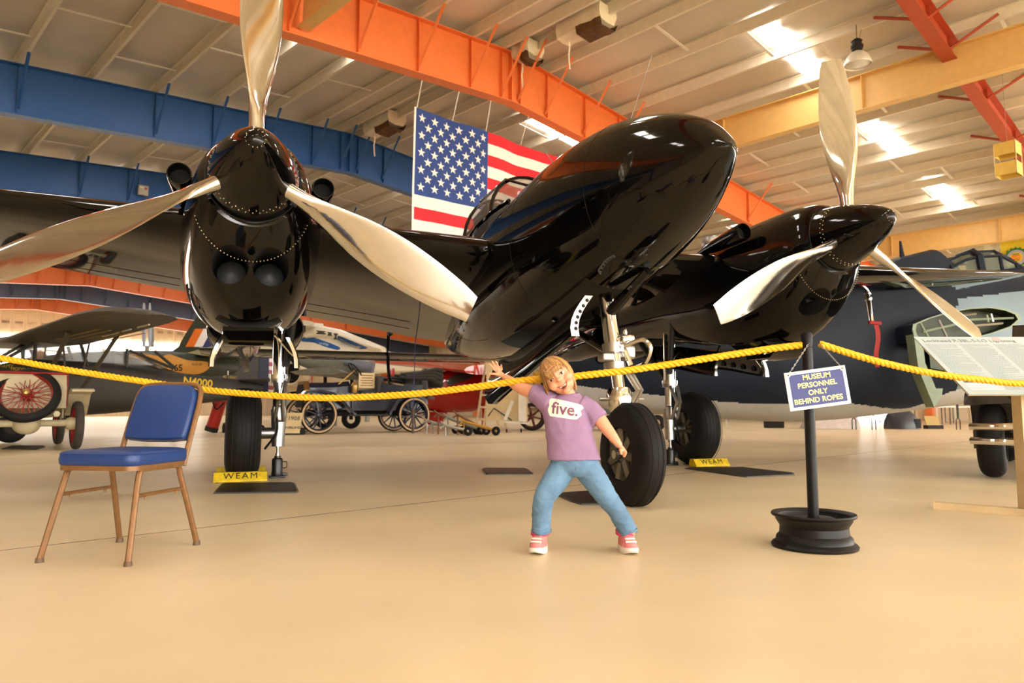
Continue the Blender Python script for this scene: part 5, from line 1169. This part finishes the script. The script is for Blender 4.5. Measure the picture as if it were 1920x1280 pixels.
for px, yt, yb in ((580, 620, 640), (590, 613, 640), (606, 611, 640), (640, 618, 640), (680, 634, 655), (720, 650, 664)):
    t_, b_ = AP(px, yt), AP(px, yb); c0_ = (t_ + b_) / 2; r_ = (t_.z - b_.z) / 2; rg.append([c0_ + V((0, math.cos(a) * .9, math.sin(a) * r_)) for a in (2 * math.pi * k / 24 for k in range(24))])
ac = Wd(MB().loft(rg), 'cabin', aw, am_, 50)
dwn = mat('dark_cabin_window', sr(70, 72, 66), .1)
for x0, x1, y0, y1 in ((593, 611, 619, 626), (613.5, 623, 621.5, 629), (625, 634, 624, 636)): paint(ac, am_, [(x0, y0), (x1, y0 + 1.5), (x1, y1 + 1), (x0, y1)], 'window', dwn, sub=0, parent=am_)
paint(ac, am_, [(634, 629), (650, 635), (672, 644), (690, 652), (676, 654), (655, 647), (634, 637)], 'blue_stripe', ab, parent=am_, sub=2)
paint(af, am_, [(566, 633), (585, 632), (605, 638), (636, 650), (634, 656), (610, 650), (585, 641), (566, 640)], 'blue_stripe', ab, parent=am_, sub=2)
letter(af, am_, 'LA STRE', 607, 645, 5, K['white_ink'], 12, .04)
Wd(MB().loft([[AP(590 + dx, 606, dy) + V((-1.6 * u, 0, 1.6 * v)) for u, v in foil(.14, .02, 6)] for dx, dy in ((0, -6), (0, 0), (0, 6))]), 'wing', aw, am_, 40)
Wd(MB().tube([AP(590, 640), AP(590, 606)], .5, 10, flat=.4), 'wing_pylon', aw, am_)
for px in (540, 690): Wd(MB().tube([AP(px, 690), V((AP(px, 690).x, AY, 0))], .12, 8), 'gear_leg', K['grey'], am_)
# --- white jet with round intake, behind the left wheel strut
wj = thing('white_jet', 'white jet with a dark round intake behind the touring car hood', 'jet', (*at(590, 765, 28).xy, 0))
rg = []
for px, yt, yb in ((540, 678, 730), (548, 674, 734), (575, 668, 738), (610, 672, 738), (640, 684, 734), (662, 698, 728)):
    t_, b_ = at(px, yt, 28), at(px, yb, 28); c0_ = (t_ + b_) / 2; r_ = (t_.z - b_.z) / 2; rg.append([c0_ + V((0, math.cos(a) * r_, math.sin(a) * r_)) for a in (2 * math.pi * k / 28 for k in range(28))])
Wd(MB().loft(rg), 'fuselage', mat('jet_cream_white', sr(226, 208, 176), .35, var=.05), wj, 50)
ic = at(546, 700, 26.6)
Wd(MB().lathe([(.42, 0), (.46, .02), (.42, .05), (.36, .02)], 28, ic, (-.25, -1, 0), closed=True).tube([ic, ic + V((.2, 1.2, 0))], [.44, .5], 24, cap=False), 'intake_lip', mat('jet_cream_white', sr(226, 208, 176), .35), wj); Wd(MB().lathe([(.37, 0), (.002, 0)], 24, ic, (-.25, -1, 0)), 'intake_duct', K['dark'], wj)
Wd(MB().tube([at(585, 720, 27.2), at(585, 697, 27.2), at(590, 693, 27.2)], .03, 6), 'red_pin', rp_, wj)
for px in (560, 630): Wd(MB().tube([at(px, 730, 28), V((at(px, 730, 28).x, 28, 0))], .07, 8), 'gear_leg', K['grey'], wj)
# --- grey green fighter with a propeller
gf = thing('grey_fighter', 'grey green propeller fighter pointing right behind the steering wheel', 'airplane', (*at(660, 765, 24).xy, 0))
gg = mat('grey_green_fighter_paint', sr(112, 112, 96), .45, var=.15); g2 = mat('blue_grey_cowl', sr(122, 128, 140), .4)
rg = []
for px, yt, yb in ((560, 668, 684), (590, 668, 696), (620, 672, 706), (650, 674, 712), (672, 676, 712), (690, 684, 706), (700, 692, 700)):
    t_, b_ = at(px, yt, 24), at(px, yb, 24); c0_ = (t_ + b_) / 2; r_ = (t_.z - b_.z) / 2; rg.append([c0_ + V((0, math.cos(a) * r_, math.sin(a) * r_)) for a in (2 * math.pi * k / 24 for k in range(24))])
Wd(MB().loft(rg), 'fuselage', gg, gf, 50)
Wd(MB().loft([[at(x, y, 24 + dy) + V((-1.7 * u * k, .0, 1.7 * k * v)) for u, v in foil(.14, .02, 6)] for x, y, dy, k in ((670, 700, 2, 1), (660, 702, 0, 1.1), (640, 697, -2.6, .9))]), 'wing', gg, gf, 40)
Wd(MB().tube([at(645, 678, 23.4), at(700, 690, 23.4)], [.1, .22], 14), 'cowling', g2, gf)
Wd(MB().loft([[at(697 + dx, 692 - 12 * q, 24) + V((math.cos(a) * .06, math.sin(a) * .02, 0)) * k for a in (2 * math.pi * j / 10 for j in range(10))] for q, dx, k in ((-1, 2, .6), (-.5, 1, 1.2), (0, 0, 1), (.5, -1, 1.2), (1, -2, .6))]), 'propeller_blade', K['wood'], gf)
for px in (610, 660): Wd(MB().tube([at(px, 700, 24), V((at(px, 700, 24).x, 24, .3))], .06, 8).lathe(tyre_profile(.32, .15, .16), 22, (at(px, 700, 24).x, 24, .32), (0, 1, 0), closed=True), 'landing_gear', K['rubber'], gf)
# --- step ladder, crate panel, tow bars
ld = thing('step_ladder', 'pale wooden A-frame ladder leaning open beside the red airplane', 'ladder', (*at(900, 790, 21).xy, 0))
tp = at(912, 672, 21)
for x, dy in ((892, -.2), (936, .6)):
    for q in (0, .5): Wd(MB().tube([tp + V((q * .3, q, 0)), V((at(x, 792, 21).x + q * .4, 21 + dy + q, 0))], .045, 4), 'rail', K['wood'], ld, 0)
for k in range(1, 6): p0_, p1_ = tp.lerp(V((at(892, 792, 21).x, 20.8, 0)), k / 6), (tp + V((.15, .5, 0))).lerp(V((at(892, 792, 21).x + .2, 21.3, 0)), k / 6); Wd(MB().tube([p0_, p1_], .03, 4), 'rung', K['wood'], ld, 0)
cp = thing('display_board', 'tall cream display board on castors behind the nose gear door', 'board', (*at(950, 792, 20).xy, 0))
plate(cp, [(912, 672), (989, 672), (989, 791), (912, 786)], 20.3, .05, 'board_panel', mat('cream_display_panel', sr(226, 204, 156), .5, var=.05))
plate(cp, [(972, 676), (986, 676), (986, 790), (972, 790)], 20.2, .08, 'board_post', K['white']); plate(cp, [(944, 786), (950, 788), (964, 752), (958, 750)], 20.1, .05, 'brace', K['white']); plate(cp, [(944, 789), (992, 792), (992, 795), (944, 792)], 20.1, .2, 'base_rail', K['white'])
Wd(MB().tube([at(915, 780, 20.2), at(926, 765, 20.2), at(960, 788, 20.2)], .02, 6), 'wire_brace', K['dgrey'], cp)
for px in (950, 977): Wd(MB().lathe(tyre_profile(.06, .02, .04), 14, V((at(px, 790, 20.1).x, 20.1, .06)), (1, 0, 0), closed=True), 'castor', K['rubber'], cp)
tb = [(800, 788, 855, 798), (812, 794, 868, 792), (822, 776, 895, 791), (840, 782, 902, 797), (858, 777, 912, 794), (870, 790, 930, 796), (835, 797, 878, 800)]
for k, (x0, y0, x1, y1) in enumerate(tb):
    Y0 = 19.3 - .22 * k; a, b = at(x0, y0, Y0), at(x1, y1, Y0); a.z = max(a.z, .25); b.z = .12
    lab = ['longest thin tow bar lying beside the rear car tyre', 'silver tow bar lying flat behind the long one', 'rust brown tow bar with its end raised highest', 'brown tow bar in the middle of the pile', 'red brown tow bar leaning toward the ladder foot', 'yellow tow bar at the right end of the pile', 'short tow bar nearest the camera in the pile'][k]
    o = thing('tow_bar', lab, 'tow bar', V((b.x, b.y, 0)), 0, 'tow bars on the floor'); m_ = [K['steel'], K['grey'], mat('rust_brown_bar', sr(120, 78, 48), .5), K['grey'], mat('rust_brown_bar', sr(120, 78, 48), .5), mat('dull_yellow_bar', sr(190, 140, 40), .5), K['steel']][k]
    Wd(MB().tube([a, b], .035, 8), 'bar', m_, o); Wd(MB().tube([a, a + V((-.12, 0, .1))], .025, 6).tube([a, a + V((-.12, 0, -.08))], .025, 6), 'hook', m_, o)
    for q in (-.14, .14): Wd(MB().lathe(tyre_profile(.11, .04, .06), 16, b + V((0, q, 0)) + V((0, 0, -.01)), (.2, 1, 0), closed=True), 'wheel', K['rubber'], o, 60)
    Wd(MB().tube([b + V((0, -.16, 0)), b + V((0, .16, 0))], .02, 6).tube([a, V((a.x, a.y, 0))], .02, 6), 'axle', m_, o)
# --- hanging cord with rod
pc_ = at(776, 655, 9.3); pl2 = thing('plumb_line', 'thin blue cord with a rusty rod hanging under the black inner wing', 'cord', (pc_.x, 9.3, 0))
zt_ = 2.02; zb_ = at(775, 812, 9.3).z
MB().tube([(.03, 0, zt_), (0, 0, zb_ + .32)], .006, 6).build('cord', mat('blue_cord', sr(60, 76, 120), .7), pl2)
MB().tube([(0, 0, zb_ + .34), (0, 0, zb_ + .25), (0, 0, zb_ + .16), (0, 0, zb_)], [.008, .02, .016, .014], 8).build('rod', mat('rusty_rod', sr(84, 60, 48), .6), pl2)
# --- navy torpedo bomber at the right
nv = thing('navy_bomber', 'dark navy blue bomber with folded wing and framed canopy filling the right side', 'airplane', (*at(1600, 765, 13.5).xy, 0))
NY = 13.5; NP = lambda x, y, dy=0.: at(x, y, NY + dy)
navy = mat('navy_blue_paint', sr(22, 30, 43), .5, var=.10, vs=1.5, spec=.2); pale = mat('pale_grey_belly', sr(176, 172, 164), .45, var=.06); bg = mat('blue_grey_side', sr(112, 132, 142), .45, var=.08, vs=1.5)
NT = [(1020, 690, 752), (1100, 655, 762), (1200, 610, 772), (1300, 570, 781), (1400, 535, 788), (1470, 518, 790), (1560, 506, 786), (1650, 504, 776), (1740, 506, 764), (1830, 507, 752), (1920, 500, 740), (2020, 505, 735), (2100, 515, 728)]
mb = MB(); rg = []
for i in range(181):
    px = 1020 + 1080 * i / 180; yt, yb = interp(NT, px); t_, b_ = NP(px, yt), NP(px, yb); c0_ = (t_ + b_) / 2; r_ = (t_.z - b_.z) / 2
    rg.append([c0_ + V((0, math.copysign(abs(math.cos(a)) ** .8, math.cos(a)) * min(.95, r_ * .72), math.copysign(abs(math.sin(a)) ** .9, math.sin(a)) * r_)) for a in (2 * math.pi * k / 220 for k in range(220))])
mb.loft(rg)
def pxof(p):
    q = p - V((0, 0, CAMH)); c_, s_ = math.cos(PITCH), math.sin(PITCH); d = q.y * c_ + q.z * s_; return 960 + FPX * q.x / d, 640 - FPX * (-q.y * s_ + q.z * c_) / d
for i, f in enumerate(mb.f):
    p = sum((mb.v[j] for j in f), V()) / len(f); x, y = pxof(p)
    lim_ = interp([(1020, 715), (1300, 748), (1430, 757), (1600, 757), (1700, 765), (1800, 730), (2100, 690)], x)[0]
    mb.m[i] = 1 if y > lim_ else (2 if x > 1795 and y > 545 + (1920 - x) * .12 else 0)
nf = Wd(mb, 'fuselage', [navy, pale, bg], nv, 50)
# turret fairing, canopy
rg = []
for px, yt in ((1625, 505), (1668, 488), (1735, 472), (1744, 473), (1790, 512)):
    t_, b_ = NP(px, yt), NP(px, 530); rg.append([V((t_.x, NY + w, z)) for w, z in ((-.42, b_.z), (-.32, t_.z - .06), (-.2, t_.z), (.2, t_.z), (.32, t_.z - .06), (.42, b_.z))])
Wd(MB().loft(rg), 'turret_fairing', navy, nv, 25)
Wd(MB().tube([NP(1692, 485), NP(1688, 452)], [.05, .02], 8), 'antenna_mast', navy, nv)
rg = []
for px, yt in ((1762, 496), (1790, 482), (1812, 477), (1850, 475), (1880, 490), (1905, 507)):
    t_, b_ = NP(px, yt), NP(px, 520); rg.append([V((t_.x, NY + w, z)) for w, z in ((-.42, b_.z), (-.36, t_.z - .12), (-.2, t_.z), (.2, t_.z), (.36, t_.z - .12), (.42, b_.z))])
cn = Wd(MB().loft(rg), 'canopy', mat('clear_canopy', sr(190, 200, 180), .08, alpha=.22), nv, 0)
fr2 = MB()
for i in (0, 2, 3, 4): fr2.tube([p for p in rg[i]], .035 if i != 2 else .08, 6)
for j in (1, 2, 4, 3): fr2.tube([r[j] for r in rg], .03, 6)
Wd(fr2, 'canopy_frame', navy, cn if False else nv, 0)
Wd(MB().rbox(NP(1850, 505), (.5, .6, .5), .1), 'cockpit_coaming', navy, nv)
# folded wing stub: airfoil-shaped end showing its green interior
gi = mat('green_primer_interior', sr(58, 66, 44), .5, var=.25, vs=5); gl = mat('pale_green_primer', sr(128, 142, 118), .5, var=.1)
out = [(1916, 598), (1910, 588), (1890, 580), (1860, 575), (1820, 577), (1780, 584), (1740, 596), (1712, 608), (1710, 620), (1716, 640), (1740, 650), (1800, 640), (1860, 626), (1900, 612)]
q0 = [NP(x, y, -1.5) for x, y in out]; q1 = [NP(x, y, -1.5) + V((0, .9, 0)) for x, y in out]
st_ = Wd(MB().loft([q1, q0], cap=False), 'wing_stub', navy, nv, 40)
cen = sum(q0, V()) / len(q0); qi = [cen + (p - cen) * .93 for p in q0]
Wd(MB().loft([q0, qi], cap=False), 'stub_rim', gl, nv, 40)
Wd(MB().loft([[p + V((0, .01, 0)) for p in qi], [p + V((0, .35, 0)) for p in qi], [cen + V((0, .35, 0))] * len(qi)], cap=False), 'stub_interior', gi, nv, 40)
for k, (x0, y0, x1, y1) in enumerate(((1730, 622, 1800, 606), (1760, 600, 1775, 632), (1800, 600, 1900, 596), (1812, 612, 1880, 606), (1725, 605, 1745, 640), (1790, 592, 1830, 588), (1850, 590, 1853, 604), (1858, 588, 1862, 603))):
    Wd(MB().tube([NP(x0, y0, -1.45), NP(x1, y1, -1.45)], .02, 6), 'hydraulic_pipe', K['steel'] if k % 2 else gl, nv)
fl_ = [(1712, 618), (1722, 690), (1740, 735), (1752, 763), (1766, 740), (1768, 728), (1755, 728), (1735, 680), (1730, 640)]
f0 = [NP(x, y, -1.52) for x, y in fl_]; Wd(MB().loft([[p + V((0, .25, 0)) for p in f0], f0]), 'folded_flap', gl, nv, 30)
Wd(MB().prism([(1740, 640), (1800, 640), (1800, 700), (1745, 690)], .3, lambda u, v, w: NP(u, v, -1.1 + w)), 'wheel_well', gi, nv, 0)
for px, yb in ((1288, 700), (1980, 760)):
    cc = V((NP(px, 790, -.6).x, NY - .6, .36)); Wd(MB().tube([cc, V((cc.x, NY - .5, 1.2))], .07, 10), 'gear_leg', K['steel'], nv); Wd(MB().lathe(tyre_profile(.36, .17, .2), 30, cc, (0, 1, 0), closed=True), 'tyre', K['rubber'], nv, 60); Wd(MB().lathe([(.18, -.08), (.18, .08), (.04, .1), (.003, .1)], 20, cc, (0, 1, 0)), 'wheel_hub', K['grey'], nv)
letter(nf, nv, ' ', 1500, 650, 20, K['white_ink']) if False else None
# --- dark vintage car at the right edge
vc = thing('vintage_car', 'black vintage car at the right edge with chrome double bumper and tall tyre', 'car', (4.72, 7.15, 0))
VR = M4.Rotation(R(-37), 3, 'Z'); VX = lambda x, y, z: V((4.72, 7.15, 0)) + VR @ V((x, y, z)); blk = mat('black_car_paint', (.012, .010, .010), .15, var=.1, coat=.5)
for x in (0, 1.35):
    for y in (0, 2.7): 
        Wd(MB().lathe(tyre_profile(.36, .19, .235), 40, VX(x, y, .36), VR @ V((1, 0, 0)), closed=True), 'tyre', K['rubber'], vc, 60); Wd(MB().lathe([(.2, -.08), (.2, .08), (.04, .1), (.003, .1)], 20, VX(x, y, .36), VR @ V((1, 0, 0))), 'wheel_hub', blk, vc)
for x in (0, 1.35):
    rg = []
    for k in range(10):
        a = R(48 + 16 * k); p = VX(x, -math.cos(a) * .47, .40 + math.sin(a) * .47); rg.append([p + VR @ V((w, 0, h_)) for w, h_ in ((-.19, -.02), (-.15, .03), (.15, .05), (.19, .0), (.19, -.03), (-.19, -.05))])
    Wd(MB().loft(rg), 'fender', blk, vc, 40)
for z, dz in ((.50, .012), (.37, -.004)):
    Wd(MB().tube(cr([VX(-.13, -.52, z), VX(.1, -.60, z), VX(.35, -.58, z + dz), VX(.9, -.62, z + dz), VX(1.3, -.60, z), VX(1.5, -.5, z)], 6), .034, 10, flat=1.0), 'bumper_bar', K['chrome'], vc)
for x in (.3, 1.05): Wd(MB().tube([VX(x, -.58, .44), VX(x, -.2, .42)], .03, 8), 'bumper_bracket', blk, vc)
Wd(MB().loft([[VX(.675 + q * w, y, z) for q, z in ((-1, zb), (1, zb), (1, zt), (-1, zt))] for y, w, zb, zt in ((-.3, .3, .45, .95), (.6, .38, .42, 1.05), (1.2, .6, .4, 1.1), (3.0, .62, .4, 1.1))]), 'body', blk, vc, 20)
Wd(MB().loft([[VX(.675 + q * w, y, z) for q, z in ((-1, 1.05), (1, 1.05), (.9, zt), (-.9, zt))] for y, w, zt in ((1.0, .58, 1.1), (1.3, .55, 1.6), (2.6, .55, 1.6), (3.0, .55, 1.1))]), 'cabin', blk, vc, 20)
# --- far right floor: cowl, box, tables, stands
def far(px, Y, name, label, cat, group=None): return thing(name, label, cat, (*at(px, 765, Y).xy, 0), 0, group)
o = far(1688, 24, 'engine_cowling', 'dark domed engine cowling on the floor under the bomber', 'cowling')
MB().lathe([(.52, 0), (.52, .1), (.49, .3), (.40, .48), (.24, .62), (.06, .68), (.003, .68)], 28).build('dome', mat('charcoal_cowl', sr(46, 48, 54), .4), o, 50); MB().box((.3, -.42, .18), (.2, .1, .3)).build('cutout_panel', K['dark'], o, 0)
MB().tube([(0, -.1, .6), (0, -.1, 1.0)], .03, 8).build('stub_pipe', K['dark'], o)
o = far(1748, 24, 'tan_sign_box', 'small tan slanted sign on a dark base under the bomber', 'sign')
MB().box((0, 0, .06), (.5, .3, .12)).build('base', K['dark'], o, 0); MB().box((0, .06, .26), (.46, .03, .34), rot=M4.Rotation(R(-25), 3, 'X')).build('sign_face', mat('tan_sign_face', sr(176, 148, 90), .6), o, 0)
for k, px in enumerate((1600, 1637, 1795)):
    o = far(px, 23, 'display_stand', ['thin black display stand left of the pale tarp gap', 'thin black two-legged stand beside the dark dome', 'thin black stand right of the tan sign'][k], 'stand', 'thin black stands')
    MB().tube([(-.06, 0, .0), (-.06, 0, .3), (-.02, 0, .36), (-.02, 0, 1.0)], .016, 6).tube([(.06, 0, 0), (.06, 0, .3), (.02, 0, .36), (.02, 0, 1.0)], .016, 6).tube([(-.02, 0, .98), (.02, 0, .98)], .016, 6).build('legs', K['dark'], o); MB().box((0, 0, 1.01), (.3, .2, .02)).build('plate', K['dgrey'], o, 0)
for k, (px, Y) in enumerate(((1740, 31), (1810, 33), (1625, 34))):
    o = far(px, Y, 'folding_table', ['white folding table far behind the tan sign', 'far white folding table near the vintage car tyre', 'white folding table far left of the dark dome'][k], 'table', 'far folding tables')
    MB().box((0, 0, .74), (1.8, .75, .05)).build('table_top', K['white'], o, 0)
    for x in (-.75, .75):
        for y in (-.3, .3): MB().tube([(x, y, 0), (x, y, .72)], .02, 6).build('leg', K['dgrey'], o)
o = far(1555, 24, 'covered_crate', 'grey crate under a pale wrinkled sheet below the sign post', 'crate')
rg = [[V((x * k + .03 * math.sin(9 * x + z * 7), y * k, z)) for x, y in ((-.75, -.4), (-.3, -.45), (.3, -.43), (.75, -.4), (.78, .4), (-.78, .4))] for z, k in ((.01, 1.06), (.2, 1.0), (.42, .98), (.5, .9))]
MB().loft(rg).build('sheet', mat('pale_dust_sheet', sr(190, 178, 170), .8, var=.1), o, 30); MB().box((0, 0, .2), (1.3, .7, .36)).build('crate_body', K['wood'], o, 0)
o = far(1450, 25, 'black_toolbox', 'small black toolbox on the floor left of the sign post', 'toolbox'); MB().rbox((0, 0, .18), (.6, .35, .36), .03).build('box', K['dark'], o); MB().tube([(-.15, 0, .36), (-.15, 0, .42), (.15, 0, .42), (.15, 0, .36)], .015, 6).build('handle', K['steel'], o)
o = far(1353, 24, 'folding_chair', 'blue folding chair far behind the right main wheel', 'chair'); MB().box((0, 0, .45), (.42, .42, .04)).build('seat', mat('navy_seat', sr(34, 46, 86), .6), o, 0); MB().box((0, .2, .78), (.42, .03, .36)).build('backrest', mat('navy_seat', sr(34, 46, 86), .6), o, 0)
for x in (-.2, .2):
    for y in (-.2, .2): MB().tube([(x, y, 0), (x, y * .9, .45 if y < 0 else .9)], .014, 6).build('leg', K['steel'], o)
# tug and grey container behind the child
o = far(1035, 22, 'tow_tractor', 'yellow tow tractor with dark red wheels behind the child', 'tractor')
tx_ = mat('tractor_yellow', sr(210, 160, 40), .5)
MB().rbox((.2, .6, .95), (1.5, 1.1, .5), .08).build('hood', tx_, o); MB().rbox((-.3, .6, 1.45), (.5, 1.0, .7), .06).build('seat_back', tx_, o); MB().tube([(-.3, 0, 1.2), (-.3, 0, 2.0)], .04, 8).build('roll_post', K['dark'], o); MB().box((-.3, .55, .62), (1.6, .9, .14)).build('frame', K['wood'], o, 0)
for x, y in ((.5, 0), (-.6, 0), (.5, 1.2), (-.6, 1.2)): road_wheel(o, V(o.location) + V((x, y, .42)), (0, -1, 0), .42, .26, 6, K['rubber'], mat('maroon_wheel', sr(96, 24, 20), .5))
o = far(1190, 21.6, 'grey_container', 'teal grey cabinet trailer behind the nose gear strut', 'trailer')
MB().rbox((0, .8, 1.15), (2.2, 1.4, 1.3), .04).build('box_body', mat('teal_grey_panel', sr(96, 112, 110), .5, var=.08), o); MB().box((-.55, .08, 1.15), (.03, .02, 1.25)).build('door_seam', K['dgrey'], o, 0); MB().box((0, .8, .48), (2.3, 1.3, .08)).build('deck', K['wood'], o, 0)
for x in (-.7, .7):
    for y in (.15, 1.4): MB().lathe(tyre_profile(.24, .1, .16), 22, (x, y, .24), (0, 1, 0), closed=True).build('tyre', K['rubber'], o, 60)
MB().tube([(-.7, .15, .24), (-.7, 1.4, .24)], .04, 8).tube([(-.7, .8, .24), (-.7, .8, .46)], .05, 8).build('axle', K['dgrey'], o); MB().tube([(.7, .15, .24), (.7, 1.4, .24)], .04, 8).tube([(.7, .8, .24), (.7, .8, .46)], .05, 8).build('axle', K['dgrey'], o)
